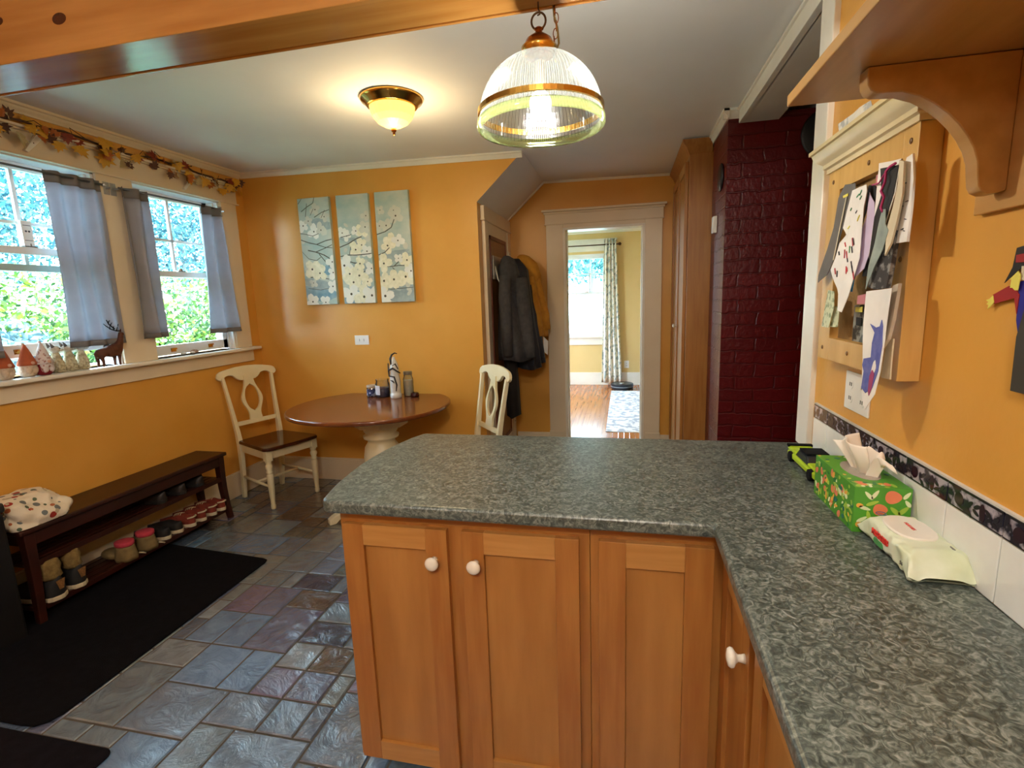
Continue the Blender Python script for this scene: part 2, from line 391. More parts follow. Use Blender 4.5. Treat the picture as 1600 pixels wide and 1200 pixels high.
def dh_window(name, y0, y1, z0, z1, lift, kids):
    """double-hung window facing +x; y0..y1 opening"""
    f = MB(); xo = L-.155
    f.box(xo, y0, z0, L, y0+.018, z1); f.box(xo, y1-.018, z0, L, y1, z1); f.box(xo, y0, z1-.02, L, y1, z1); f.box(xo-.02, y0, z0-.02, L-.12, y1, z0+.012)
    f.box(L-.045, y0+.018, z0, L-.03, y0+.032, z1-.02); f.box(L-.045, y1-.032, z0, L-.03, y1-.018, z1-.02)
    o = struct(name, f, SASH, bevel=.0015)
    ym = (y0+y1)/2; zm = 1.69
    def sash(nm, x, a, b_, horiz):
        s = MB(); r = .042
        s.box(x-.034, y0+.018, a, x, y1-.018, a+(.065 if not horiz else .036)); s.box(x-.034, y0+.018, b_-.036, x, y1-.018, b_)
        s.box(x-.034, y0+.018, a, x, y0+.018+r, b_); s.box(x-.034, y1-.018-r, a, x, y1-.018, b_)
        if horiz:
            s.box(x-.026, ym-.009, a, x-.006, ym+.009, b_); s.box(x-.026, y0+.03, 1.918-.008, x-.006, y1-.03, 1.918+.008)
        q = s.build(nm, SASH, o, bevel=.002)
        p = MB(); p.box(x-.018, y0+.03, a+.02, x-.015, y1-.03, b_-.02); p.build('window_pane', GLASS, q)
        return q
    sash('upper_sash', L-.095, zm-.018, z1-.02, True)
    lo = sash('lower_sash', L-.055, z0+.012+lift, zm+.018+lift, False)
    for yy in (y0+.19, y1-.19):
        h = MB(); h.box(L-.055, yy-.02, z0+.045+lift, L-.042, yy+.02, z0+.055+lift); h.box(L-.056, yy-.02, z0+.03+lift, L-.052, yy+.02, z0+.055+lift)
        h.build('sash_lift', BRASS, o)
    k = MB(); k.box(L-.078, ym-.03, zm+.018+lift, L-.055, ym+.03, zm+.024+lift); k.lathe([(.012, 0), (.012, .012), (.004, .016)], (L-.066, ym, zm+.024+lift), 12)
    k.build('sash_lock', mat('lock_metal', '8a8478', .3, 1.0), o)
    return o
dh_window('window_1', *W1, .085, 0)
dh_window('window_2', *W2, 0.0, 0)

# ---- door opening to the far room
t = MB(); y1_ = D-.02
t.box(-.676, y1_, 0, -.526, D, 2.075); t.box(.171, y1_, 0, .312, D, 2.075)
t.box(-.526, y1_, 2.034, .171, D, 2.075); t.box(-.685, y1_-.004, 2.078, .32, D, 2.168)
t.box(-.695, y1_-.012, 2.16, .33, D, 2.178); t.box(-.71, y1_-.028, 2.178, .345, D, 2.197)
t.box(-.69, y1_-.008, 2.070, .325, D, 2.080)
t.box(-.68, y1_-.006, 0, -.545, D, .21); t.box(.19, y1_-.006, 0, .316, D, .21)
struct('trim_9', t, TRIM, bevel=.003)
t = MB(); t.box(-.528, D-.022, 0, -.505, D+.14, 2.03); t.box(.150, D-.022, 0, .173, D+.14, 2.03); t.box(-.528, D-.022, 2.02, .173, D+.14, 2.04)
t.box(-.505, D+.05, 0, -.495, D+.09, 2.02); t.box(.14, D+.05, 0, .15, D+.09, 2.02)
struct('trim_10', t, TRIMW, bevel=.002)

# ---- closet door in the recess on the left (wall x = -1.03)
t = MB(); xx = -1.03
t.box(xx, 3.72, 0, xx+.028, 3.80, 2.03); t.box(xx, 4.47, 0, xx+.028, 4.575, 2.03); t.box(xx, 3.70, 2.03, xx+.03, 4.58, 2.125); t.box(xx, 3.69, 2.02, xx+.036, 4.58, 2.032)
struct('trim_11', t, TRIM, bevel=.003)
dr = thing('door_1', (-1.03, 4.13, 0), '', ''); del dr['label'], dr['category']; dr['kind'] = 'structure'
t = MB(); t.box(-1.03, 3.80, .02, -1.010, 4.47, 2.03); t.build('door_leaf', TRIM, dr, bevel=.002)
t = MB(); 
for (a, b_, z0, z1) in ((3.85, 4.38, 1.90, 1.93), (3.85, 4.38, .25, .28), (3.85, 3.875, .25, 1.93), (4.355, 4.38, .25, 1.93)): t.box(-1.010, a, z0, -1.000, b_, z1)
t.build('panel_moulding', mat('red_brown_wood', '6e2e14', .4), dr, bevel=.002)
t = MB(); t.box(-1.011, 3.875, .28, -1.006, 4.355, 1.90); t.build('door_panel', mat('brown_panel', '8a5a28', .4, col2='744818', scale=3, stretch=(1, 8, 1)), dr)
for z in (1.80, .35):
    t = MB(); t.box(-1.002, 4.475, z-.055, -.998, 4.525, z+.055)
    for k in (-.035, 0, .035): t.lathe([(.005, 0), (.005, .003)], (0, 0, 0), 8, 1, frame((0, 1, 0), (0, 0, 1), (-.998, 4.5, z+k)))
    t.build('hinge', [TRIMW, DARKM], dr)

# ------------------------------------------------------------ far room
Y2 = 8.3
PLANK = mat('oak_strip_floor', 'b06a34', .22, col2='965020', scale=2.5, stretch=(14, .8, 1), detail=5, spec=.6)
t = MB()
for k in range(-40, 30):
    x0 = k*.058
    yy = 4.70 - rnd.random()
    while yy < 8.5:
        ln = rnd.uniform(.6, 1.4); t.box(x0+.0006, max(yy, 4.70), -.02, x0+.0574, min(yy+ln-.001, 8.5), rnd.uniform(-.0006, 0)); yy += ln
struct('floor_far', t, PLANK)
YEL = mat('yellow_wall', 'd8bd80', .6, col2='d2b678', scale=2)
t = MB()
WX0, WX1, WZ0, WZ1 = -1.0, -.27, .80, 2.10
t.box(-2.4, Y2, -.05, WX0, Y2+.15, 2.6); t.box(WX1, Y2, -.05, 1.8, Y2+.15, 2.6); t.box(WX0, Y2, -.05, WX1, Y2+.15, WZ0); t.box(WX0, Y2, WZ1, WX1, Y2+.15, 2.6)
wall_with_holes(t, -2.4, -2.3, D+.12, Y2, -.05, 2.6, [(5.5, 6.5, .70, 2.2), (6.95, 7.85, .70, 2.2)]); t.box(1.7, D+.12, -.05, 1.8, Y2, 2.6)  # both window holes are added to bring daylight into the far room
t.box(-2.4, D+.12, -.05, -.676, D+.13, 2.6); t.box(.32, D+.12, -.05, 1.8, D+.13, 2.6)
struct('wall_far', t, YEL)
t = MB(); t.box(-2.4, D+.12, 2.47, 1.8, 8.5, 2.55); struct('ceiling_far', t, CEIL)
t = MB(); t.box(-2.3, Y2-.03, 2.41, 1.7, Y2, 2.47); struct('trim_12', t, TRIMW, bevel=.008)
t = MB(); t.box(-2.3, Y2-.018, 0, 1.7, Y2, .205); struct('baseboard_far', t, TRIMW, bevel=.003)
t = MB(); t.box(-1.12, Y2-.02, .74, WX0, Y2, 2.16); t.box(WX1, Y2-.02, .74, -.15, Y2, 2.16); t.box(-1.13, Y2-.024, 2.14, -.13, Y2, 2.30); t.box(-1.15, Y2-.04, 2.30, -.11, Y2, 2.325)
t.box(-1.15, Y2-.05, .775, -.12, Y2+.02, .80); t.box(-1.12, Y2-.02, .66, -.15, Y2, .775)
struct('trim_13', t, TRIMW, bevel=.003)
t = MB(); t.box(WX0, Y2, WZ0, WX0+.02, Y2+.14, WZ1); t.box(WX1-.02, Y2, WZ0, WX1, Y2+.14, WZ1); t.box(WX0, Y2, WZ1-.03, WX1, Y2+.14, WZ1)
o = struct('window_3', t, SASH)
s = MB(); ym = Y2+.05
s.box(WX0+.02, ym, 1.47, WX1-.02, ym+.03, 1.51); s.box(WX0+.02, ym, WZ1-.07, WX1-.02, ym+.03, WZ1-.03)
for q in (WX0+.04, WX1-.04): s.box(q-.02, ym, 1.47, q+.02, ym+.03, WZ1-.03)
for q in (-.80, -.535): s.box(q-.008, ym+.005, 1.5, q+.008, ym+.025, WZ1-.05)
s.box(WX0+.03, ym+.005, 1.79, WX1-.03, ym+.025, 1.805)
s.build('upper_sash', SASH, o)
s = MB(); ym -= .03; s.box(WX0+.02, ym, .80, WX1-.02, ym+.03, .86); s.box(WX0+.02, ym, 1.47, WX1-.02, ym+.03, 1.505)
for q in (WX0+.04, WX1-.04): s.box(q-.02, ym, .8, q+.02, ym+.03, 1.49)
s.build('lower_sash', SASH, o)
s = MB(); s.box(WX0+.04, ym+.012, .86, WX1-.04, ym+.018, 1.47); s.build('frosted_pane', clear('frosted_film', 'ffffff', 0, .3, .8), o)
s = MB(); s.box(WX0+.04, Y2+.062, 1.51, WX1-.04, Y2+.065, WZ1-.06); s.build('window_pane', GLASS, o)
s = MB(); s.box(-.62, ym-.004, 1.505, -.56, ym+.02, 1.518); s.build('sash_lock', BRASS, o)

# ------------------------------------------------------------ outside
GR = mat('lawn', '6f8f74', .9, col2='7d9f8a', scale=3)
t = MB(); t.box(-30, -12, -.65, L-.3, 40, -.6); t.box(-30, 9, -.65, 25, 40, -.6)
struct('ground', t, GR)
def leaf_cloud(name, centers, n, size, mats, label, cat, origin, stem=None, seed=1):
    r = random.Random(seed); m = MB()
    for _ in range(n):
        c, rad = r.choice(centers)
        d = Vector((r.gauss(0, 1), r.gauss(0, 1), r.gauss(0, 1))).normalized() * (r.random() ** .25)
        p = Vector(c) + Vector((d.x*rad[0], d.y*rad[1], d.z*rad[2]))
        a = Vector((r.gauss(0, 1), r.gauss(0, 1), r.gauss(0, 1))).normalized(); b2 = a.orthogonal().normalized(); s_ = size * r.uniform(.6, 1.3)
        b2 = (Matrix.Rotation(r.uniform(0, 6.28), 3, a) @ b2)
        m.add([p - a*s_, p + b2*s_*.5, p + a*s_, p - b2*s_*.5], [(0, 1, 2, 3)], r.randrange(len(mats)))
    th = thing(name, origin, label, cat)
    m.build('foliage', mats, th, kind='stuff')
    if stem: stem.build('trunk', mat('bark', '6d6a66', .9, scale=12), th, smooth=True)
    return th
G1 = mat('leaf_green', '4f7424', .5); G2 = mat('leaf_yellow_green', '8a9a34', .5); G3 = mat('leaf_deep', '244f26', .5); G4 = mat('leaf_olive', '647c30', .5)
T1 = mat('leaf_teal', '356a78', .5); T2 = mat('leaf_pale', '6fa0a8', .5); T3 = mat('leaf_bluegreen', '2a5c60', .5)  # haze and sky cast are put into these blue leaf colours
hc = [((-7.6 + rnd.uniform(-.3, .3), y, z), (.7, .8, .65)) for y in [2.2+.75*i for i in range(13)] for z in (-.1, .9, 1.5)]
leaf_cloud('hedge', hc, 34000, .048, [G1, G2, G4, G1, G3], 'dense sunlit green hedge seen through the lower panes of the kitchen windows', 'hedge', (-7.6, 6, -.6), seed=3)
k = 0
for (x, y, h, rr) in ((-11.5, 4.0, 3.6, 1.7), (-13.0, 8.2, 4.2, 1.9), (-12.5, 12.6, 3.9, 1.8), (-13.5, 17.2, 4.4, 2.1)):
    st = MB(); st.tube([(x, y, -.6), (x+.1, y, 1.2), (x-.05, y+.1, h)], [.17, .13, .07], 8)
    cs = [((x + rnd.uniform(-.8, .8), y + rnd.uniform(-1, 1), h + rnd.uniform(-1.2, 1.0)), (rr*.62, rr*.75, rr*.55)) for _ in range(6)]
    leaf_cloud('tree', cs, 7500, .07, [T1, T2, T3, T1], ['blue-green leafy tree behind the hedge, outside the near kitchen window', 'broad leafy tree seen between the grey curtains, behind the hedge', 'pale leafy tree behind the hedge, outside the second kitchen window', 'farthest leafy tree outside the second kitchen window'][k], 'tree', (x, y, -.6), st, seed=20+k); k += 1
st = MB(); st.tube([(-5.75, 3.65, -.6), (-5.75, 3.65, .3)], [.05, .03], 8)
leaf_cloud('bush', [((-5.75, 3.62, .35), (.42, .62, 1.0)), ((-5.75, 3.75, .5), (.38, .5, .9))], 5000, .045, [mat('leaf_silver', '5f7a84', .6), mat('leaf_slate', '4c6670', .6)], 'rounded grey-blue bush on the lawn, low in the near window', 'bush', (-5.75, 3.65, -.6), st, seed=77)
# street side, beyond the far room
for i, (x, y, r_) in enumerate(((-2.5, 16, .16), (-1.2, 19, .12), (-.75, 22, .18))):
    st = MB(); st.tube([(x, y, -.6), (x+.05, y, 2), (x, y, 6)], [r_*1.2, r_, r_*.8], 10)
    cs = [((x + rnd.uniform(-1, 1), y + rnd.uniform(-.5, .5), 2.6 + rnd.uniform(0, 2.0)), (1.3, 1.0, 1.0)) for _ in range(5)]
    leaf_cloud('street_tree', cs, 3500, .10, [T1, T2, T3], ['slender trunked street tree in the left panes of the far room window', 'pale trunked street tree in the middle panes of the far room window', 'farthest street tree in the right panes of the far room window'][i], 'tree', (x, y, -.6), st, seed=40+i)

# ------------------------------------------------------------ far room contents
cur = thing('floor_curtain', (-.22, Y2-.09, .02), 'long cream curtain with grey floral print beside the far room window', 'curtain')
FLOR = mat('floral_cloth', 'e9e6d8', .8, col2='a2ada8', scale=20, ramp=(.52, .58), detail=3)
def cur_far(u, v):
    z = .05 + v*2.26; wd_ = .095 + .075*(1-v); cx = -.215 + .02*(1-v)
    return (cx + (u-.5)*2*wd_*.95, Y2-.09 + .028*math.sin(u*2*PI*4 + .6*math.sin(v*3)), z)
t = MB(); t.grid(cur_far, 64, 20); t.build('cloth', FLOR, cur, smooth=True, solid=.003)
t = MB(); t.tube([(-1.2, Y2-.09, 2.225), (-.10, Y2-.09, 2.225)], .009, 8); t.tube([(-.10, Y2-.09, 2.225), (-.085, Y2-.09, 2.225), (-.06, Y2-.09, 2.225), (-.045, Y2-.09, 2.225)], [.009, .022, .026, .008], 10); t.box(-.125, Y2-.095, 2.215, -.115, Y2, 2.235)
o = t.build('curtain_rod', DARKM, None, smooth=True, origin=(-.6, Y2-.09, 2.225)); tag(o, 'dark metal curtain rod with knob end above the far room window', 'curtain rod')
rb = thing('robot_vacuum', (-.05, 7.86, 0), 'round black robot vacuum on the wooden floor by the curtain', 'robot vacuum')
t = MB(); t.lathe([(.16, .006), (.17, .02), (.172, .085), (.165, .093), (.02, .094)], (-.03, 7.9, 0), 40); t.build('body', mat('black_plastic', '1b2027', .3), rb, smooth=False); 
t = MB(); t.lathe([(.172, .046), (.1745, .048), (.1745, .054), (.172, .056)], (-.03, 7.9, 0), 40); t.build('bumper_line', mat('grey_line', '8a9096', .3), rb)
t = MB(); t.lathe([(.035, .094), (.035, .099), (.01, .1)], (-.03, 7.88, 0), 24); t.build('button', mat('silver_plastic', 'cfd6dc', .25, .6), rb)
t = MB(); t.box(-.19, 5.33, .0, 1.2, 7.72, .008)
o = t.build('area_rug', mat('rug_pattern', 'e6e5ea', .9, col2='a9b0c2', scale=13, ramp=(.50, .56), detail=2), None, origin=(.4, 6.5, 0)); tag(o, 'pale rug with grey-blue scrollwork on the far room floor', 'rug')
def outlet(name, M, w_, h_, gangs, label, horiz=False):
    o = thing(name, M.translation, label, 'outlet')
    t = MB(); t.prism([(-w_/2, -h_/2), (w_/2, -h_/2), (w_/2, h_/2), (-w_/2, h_/2)], M, .005); t.build('cover_plate', WHITE, o, bevel=.002)
    for gx in gangs:
        t = MB()
        for s_ in (-1, 1):
            cx, cy = (gx + (s_*.019 if horiz else 0)), (0 if horiz else s_*.019)
            pts = [(cx + .0145*math.cos(a*PI/8), cy + .0145*math.sin(a*PI/8)) for a in range(16)]
            t.prism(pts, M @ Matrix.Translation((0, 0, .004)), .002, 0)
            for q in (-.005, .005):
                a_, b_ = ((q, 0) if not horiz else (0, q))
                t.prism([(cx+a_-.0018, cy+b_-.0018-.003), (cx+a_+.0018, cy+b_-.0018-.003), (cx+a_+.0018, cy+b_+.005), (cx+a_-.0018, cy+b_+.005)], M @ Matrix.Translation((0, 0, .006)), .0006, 1)
        t.build('socket', [WHITE, mat('slot_dark', '35383a', .6)], o)
    return o
outlet('wall_outlet', frame((1, 0, 0), (0, 0, 1), (.04, Y2-.001, .335)) @ Matrix.Diagonal((1, 1, 1, 1)), .075, .118, (0,), 'small white wall outlet low on the yellow far room wall')
t = MB(); t.prism([(0, 0), (.10, 0), (.10, .50), (.06, .52)], frame((1, 0, 0), (0, 0, 1), (.235, 8.10, 0)), .25)
o = t.build('storage_tote', mat('pale_blue_plastic', 'a9bfe0', .4), None, origin=(.26, 8.0, 0), bevel=.01); tag(o, 'pale blue plastic bin showing at the far room door edge', 'bin')

# ------------------------------------------------------------ beam
bmz = 2.21
be = thing('ceiling_beam', (-1.2, 1.41, bmz), 'varnished knotty pine beam boxed across the ceiling above the counter', 'beam')
KN = mat('pine_knot', '4a2208', .2)
t = MB(); t.box(L, 1.318, bmz-.004, R, 1.338, cz(-1)); t.build('front_board', PINE, be, bevel=.002)
t = MB(); t.box(L, 1.344, bmz+.004, R, 1.490, bmz+.024); t.box(L, 1.338, bmz+.018, R, 1.346, bmz+.03, 1); t.build('bottom_board', [PINE, KN], be, bevel=.003)
t = MB(); t.box(L, 1.490, bmz, R, 1.50, cz(-1)); t.build('back_board', PINE, be, bevel=.003)
kn = MB()
for (x, z, r_) in ((-1.95, 2.36, .018), (-1.85, 2.325, .015), (-1.62, 2.30, .02), (-1.16, 2.335, .016), (-.74, 2.29, .03), (-.20, 2.30, .016), (-.62, 2.34, .012), (-1.43, 2.40, .013), (-.95, 2.37, .01)):
    kn.lathe([(r_, 0), (r_*.5, .0008)], (0, 0, 0), 16, 0, frame((1, 0, 0), (0, 0, 1), (x, 1.3178, z)) @ Matrix.Diagonal((1.3, .8, 1, 1)))
kn.build('knot', KN, be, kind='stuff')

# ------------------------------------------------------------ pendant lamp
PX, PY = -.224, 1.462
pl = thing('pendant_lamp', (PX, PY, 2.2), 'ribbed glass dome pendant lamp with brass cap hanging from the pine beam', 'lamp')
RIB = bpy.data.materials.new('ribbed_glass'); RIB.use_nodes = True; nt = RIB.node_tree
for n in list(nt.nodes): nt.nodes.remove(n)
out = nt.nodes.new('ShaderNodeOutputMaterial'); tr = nt.nodes.new('ShaderNodeBsdfTransparent'); tr.inputs[0].default_value = (.97, 1, .99, 1)
tl = nt.nodes.new('ShaderNodeBsdfTranslucent'); tl.inputs[0].default_value = (.93, 1, .98, 1); gl = nt.nodes.new('ShaderNodeBsdfGlossy'); gl.inputs['Roughness'].default_value = .12
m1 = nt.nodes.new('ShaderNodeMixShader'); m1.inputs[0].default_value = .035; m2 = nt.nodes.new('ShaderNodeMixShader'); m2.inputs[0].default_value = .10
nt.links.new(tr.outputs[0], m1.inputs[1]); nt.links.new(tl.outputs[0], m1.inputs[2]); nt.links.new(m1.outputs[0], m2.inputs[1]); nt.links.new(gl.outputs[0], m2.inputs[2]); nt.links.new(m2.outputs[0], out.inputs[0])
RIB2 = RIB.copy(); RIB2.name = 'ribbed_glass_edge'  # darker tinted copy: the shading of the ribs put into the glass colour
for n_ in RIB2.node_tree.nodes:
    if n_.type == 'BSDF_TRANSPARENT': n_.inputs[0].default_value = (.55, .60, .58, 1)
RIB2.node_tree.nodes[m1.name].inputs[0].default_value = .10
t = MB(); prof = []
for i in range(15):
    a = PI/2*i/14*.92 + .12
    prof.append((.166*math.sin(a)**.92 if a < PI/2 else .166, 1.925 + .163*math.cos(a)))
prof = [(.03, 2.088)] + prof + [(.168, 1.917)]
nn = 360
t.lathe(prof, (PX, PY, 0), nn, 0, flute=lambda k, z: 1 + (.008 if (k % 4) < 2 else -.008), cap=False)
for fi in range(len(t.f)): t.mi[fi] = 1 if (fi % nn) % 4 in (1, 3) else 0
t.build('glass_shade', [RIB, RIB2], pl, smooth=False)
t = MB(); t.lathe([(.166, 1.936), (.171, 1.937), (.171, 1.950), (.165, 1.951), (.166, 1.936)], (PX, PY, 0), 64, cap=False); t.build('brass_band', BRASS, pl, smooth=False)
t = MB(); t.lathe([(.163, 1.902), (.169, 1.899), (.174, 1.905), (.174, 1.921), (.169, 1.926), (.163, 1.922), (.163, 1.902)], (PX, PY, 0), 64, cap=False); t.build('glass_rim', clear('rim_glass', 'e4ecc0', .12, .08, .06), pl, smooth=True)
t = MB(); t.lathe([(.036, 2.082), (.040, 2.088), (.040, 2.096), (.046, 2.099), (.046, 2.105), (.040, 2.108), (.039, 2.112), (.034, 2.123), (.022, 2.132), (.010, 2.139), (.009, 2.145), (.013, 2.149), (.006, 2.154)], (PX, PY, 0), 32); soft(t.build('cap', BRASSD, pl), .9)
t = MB(); t.lathe([(.040, 2.085), (.0475, 2.0985), (.0475, 2.1045), (.041, 2.1065)], (PX, PY, 0), 32, cap=False); t.build('cap_ring', BRASS, pl, smooth=True)
t = MB(); t.tube([(PX + .019*math.cos(a*PI/12), PY, 2.168 + .021*math.sin(a*PI/12)) for a in range(24)], .0028, 8, closed=True); t.build('hanging_ring', DARKM, pl, smooth=True)
t = MB(); t.tube([(PX, PY, 2.215), (PX, PY, 2.196), (PX+.004, PY, 2.19), (PX+.004, PY, 2.184), (PX-.003, PY, 2.182)], .002, 6); t.build('hook', DARKM, pl, smooth=True)
t = MB()
for i in range(7):
    z = 2.215 - i*.019; zz = z - .012; a0 = i % 2
    cx, cy = PX + .040 + .004*math.sin(i), PY + .03
    pts = [(cx + (.006*math.cos(a*PI/6) if a0 else .0), cy + (0 if a0 else .006*math.cos(a*PI/6)), zz + .013*math.sin(a*PI/6)) for a in range(12)]
    t.tube(pts, .0014, 5, closed=True)
t.build('chain', BRASSD, pl, smooth=True)
t = MB(); t.tube([(PX+.036, PY+.03, 2.215), (PX+.038, PY+.03, 2.19), (PX+.046, PY+.03, 2.16), (PX+.050, PY+.028, 2.12), (PX+.044, PY+.015, 2.10), (PX+.034, PY, 2.098)], .0028, 8); t.build('cord', mat('olive_cord', '6d5a2a', .5), pl, smooth=True)
t = MB(); t.lathe([(.014, 2.07), (.015, 2.02), (.012, 1.995)], (PX, PY, 0), 16); t.build('socket', WHITE, pl, smooth=True)
BULB = glow('bulb_glow', 'fff3da', 8)
t = MB(); t.ball((PX, PY, 1.965), (.03, .03, .034), 12); t.build('bulb', BULB, pl, smooth=True)
light('pendant_light', 'POINT', (PX, PY, 1.945), 17, (1.0, .93, .82), .035)

# ------------------------------------------------------------ flush ceiling lamp
LX, LY, LZ = -1.136, 2.53, cz(-1.136)
fl_ = thing('ceiling_lamp', (LX, LY, LZ), 'flush ceiling lamp with brass ring and glowing yellow glass bowl', 'lamp')
t = MB(); t.lathe([(.150, LZ), (.158, LZ-.006), (.150, LZ-.018), (.132, LZ-.028), (.126, LZ-.040), (.114, LZ-.046), (.108, LZ-.040)], (LX, LY, 0), 48); t.build('brass_ring', BRASS, fl_, smooth=True)
BOWL = glow('lit_glass_bowl', 'ffc860', 1.0)
t = MB(); t.lathe([(.112, LZ-.040), (.110, LZ-.062), (.098, LZ-.09), (.076, LZ-.115), (.045, LZ-.132), (.018, LZ-.140), (.008, LZ-.146)], (LX, LY, 0), 96, flute=lambda k, z: 1 + (.006 if k % 4 < 2 else -.006)); t.build('glass_bowl', BOWL, fl_)
t = MB(); t.lathe([(.006, LZ-.144), (.014, LZ-.148), (.012, LZ-.156), (.005, LZ-.162), (.008, LZ-.167), (.002, LZ-.175)], (LX, LY, 0), 16); t.build('finial', BRASSD, fl_, smooth=True)
light('ceiling_lamp_light', 'POINT', (LX-.0, LY, LZ-.28), 5, (1.0, .74, .40), .05)
light('ceiling_lamp_wash', 'POINT', (LX-.17, LY-.03, LZ-.13), .25, (1.0, .72, .36), .03)
for i, (lx, ly) in enumerate(((-1.35, -.55), (-.05, -.75))):  # bodies of the two added fill lamps, out of view
    o = thing('ceiling_lamp', (lx, ly, cz(lx)), ['round kitchen ceiling lamp over the walkway behind the viewpoint', 'round kitchen ceiling lamp over the counter leg behind the viewpoint'][i], 'lamp')
    t = MB(); t.lathe([(.19, cz(lx)), (.19, cz(lx)-.03), (.17, cz(lx)-.04)], (lx, ly, 0), 32, cap=False); t.build('ring', BRASS, o)
    t = MB(); t.lathe([(.17, cz(lx)-.03), (.17, cz(lx)-.036)], (lx, ly, 0), 32); t.build('diffuser', glow('diffuser%d' % i, 'fff0d8', 1.0), o)

# ------------------------------------------------------------ chimney and pantry
def brick_mat(name, col, col2, mortar):
    m = bpy.data.materials.new(name); m.use_nodes = True; nt = m.node_tree; b = nt.nodes['Principled BSDF']
    tc = nt.nodes.new('ShaderNodeTexCoord'); sx = nt.nodes.new('ShaderNodeSeparateXYZ'); nt.links.new(tc.outputs['Object'], sx.inputs[0])
    a = nt.nodes.new('ShaderNodeMath'); a.operation = 'ADD'; nt.links.new(sx.outputs[0], a.inputs[0]); nt.links.new(sx.outputs[1], a.inputs[1])
    cx = nt.nodes.new('ShaderNodeCombineXYZ'); nt.links.new(a.outputs[0], cx.inputs[0]); nt.links.new(sx.outputs[2], cx.inputs[1])
    nz = nt.nodes.new('ShaderNodeTexNoise'); nz.inputs['Scale'].default_value = 14; nt.links.new(tc.outputs['Object'], nz.inputs['Vector'])
    mxv = nt.nodes.new('ShaderNodeMix'); mxv.data_type = 'VECTOR'; mxv.inputs[0].default_value = .03; nt.links.new(cx.outputs[0], mxv.inputs[4]); nt.links.new(nz.outputs['Color'], mxv.inputs[5])
    br = nt.nodes.new('ShaderNodeTexBrick'); br.inputs['Scale'].default_value = 1; br.inputs['Brick Width'].default_value = .21; br.inputs['Row Height'].default_value = .072; br.inputs['Mortar Size'].default_value = .006; br.inputs['Mortar Smooth'].default_value = .5
    br.inputs['Color1'].default_value = lin(col); br.inputs['Color2'].default_value = lin(col2); br.inputs['Mortar'].default_value = lin(mortar)
    nt.links.new(mxv.outputs[1], br.inputs['Vector']); nt.links.new(br.outputs['Color'], b.inputs['Base Color'])
    n2 = nt.nodes.new('ShaderNodeTexNoise'); n2.inputs['Scale'].default_value = 45; nt.links.new(tc.outputs['Object'], n2.inputs['Vector'])
    sb = nt.nodes.new('ShaderNodeMath'); sb.operation = 'MULTIPLY_ADD'; sb.inputs[1].default_value = -2.2; nt.links.new(br.outputs['Fac'], sb.inputs[0]); nt.links.new(n2.outputs['Fac'], sb.inputs[2])
    bp = nt.nodes.new('ShaderNodeBump'); bp.inputs['Strength'].default_value = .55; bp.inputs['Distance'].default_value = .005
    nt.links.new(sb.outputs[0], bp.inputs['Height']); nt.links.new(bp.outputs['Normal'], b.inputs['Normal'])
    b.inputs['Roughness'].default_value = .34
    return m
REDB = brick_mat('red_painted_brick', '5c060a', '54060a', '4c0508')
ch = thing('brick_chimney', (.95, 3.6, 0), 'dark red painted brick chimney standing behind the counter', 'chimney')
t = MB(); t.box(.552, 3.145, 0, 1.6, 3.600, 2.385); t.build('brickwork', REDB, ch)
t = MB(); crown(t, (.66, 3.145, cz(.6)), (.525, 3.145, cz(.55)), (0, -1, 0), .05, .03); crown(t, (.552, 3.115, cz(.55)), (.552, 3.60, cz(.55)), (-1, 0, 0), .05, .03)
soft(t.build('crown_moulding', TRIMW, ch))
t = MB(); t.lathe([(.005, 0), (.125, 0), (.130, .008), (.120, .016), (.02, .018)], (0, 0, 0), 40, 0, frame((1, 0, 0), (0, 0, 1), (1.045, 3.144, 2.25)))
t.build('flue_cover', mat('black_enamel', '0c0a0a', .5), ch, smooth=True)
t = MB(); t.lathe([(.005, 0), (.075, 0), (.078, .006), (.07, .012), (.02, .013)], (0, 0, 0), 32, 0, frame((0, -1, 0), (0, 0, 1), (.551, 3.29, 2.10)))
o = t.build('round_plaque', mat('dark_iron', '2a2424', .45, .3), None, smooth=True, origin=(.55, 3.29, 2.10)); tag(o, 'small dark round plate high on the chimney side', 'plaque')
t = MB(); t.box(.528, 3.38, 1.80, .551, 3.45, 1.90)
o = t.build('thermostat', WHITE, None, origin=(.545, 3.41, 1.85), bevel=.004); tag(o, 'little white thermostat on the side of the red chimney', 'thermostat')

pn = thing('pantry_cabinet', (.5, 4.1, 0), 'tall maple pantry cabinet between the far doorway and chimney', 'cabinet')
t = MB(); t.box(.414, 3.655, .0, .74, D-.001, 2.37); t.build('carcass', MAPLE, pn, bevel=.002)
def pantry_door(y0, y1, z0, z1):
    t = MB(); x0, x1 = .392, .413; s = .06
    t.box(x0, y0, z0, x1, y0+s, z1, 0); t.box(x0, y1-s, z0, x1, y1, z1, 0)
    t.box(x0, y0+s, z0, x1, y1-s, z0+s, 1); t.box(x0, y0+s, z1-s, x1, y1-s, z1, 1); t.box(x0+.01, y0+s, z0+s, x1, y1-s, z1-s, 2)
    return t.build('door', [MAPLE, MAPLER, MAPLEP], pn, bevel=.002)
pd1 = pantry_door(3.70, 4.12, .12, 2.30); pantry_door(4.135, 4.55, .12, 2.30)
def knob_mb(M, s=1.0, m=0):
    t = MB(); t.lathe([(.010*s, 0), (.008*s, .006*s), (.007*s, .013*s), (.012*s, .018*s), (.0185*s, .022*s), (.0195*s, .027*s), (.016*s, .032*s), (.006*s, .0345*s), (.0005, .035*s)], (0, 0, 0), 28, m, M); return t
knob_mb(frame((0, -1, 0), (0, 0, 1), (.392, 4.06, 1.20)), .9).build('knob', CERAM, pd1, smooth=True)
t = MB()
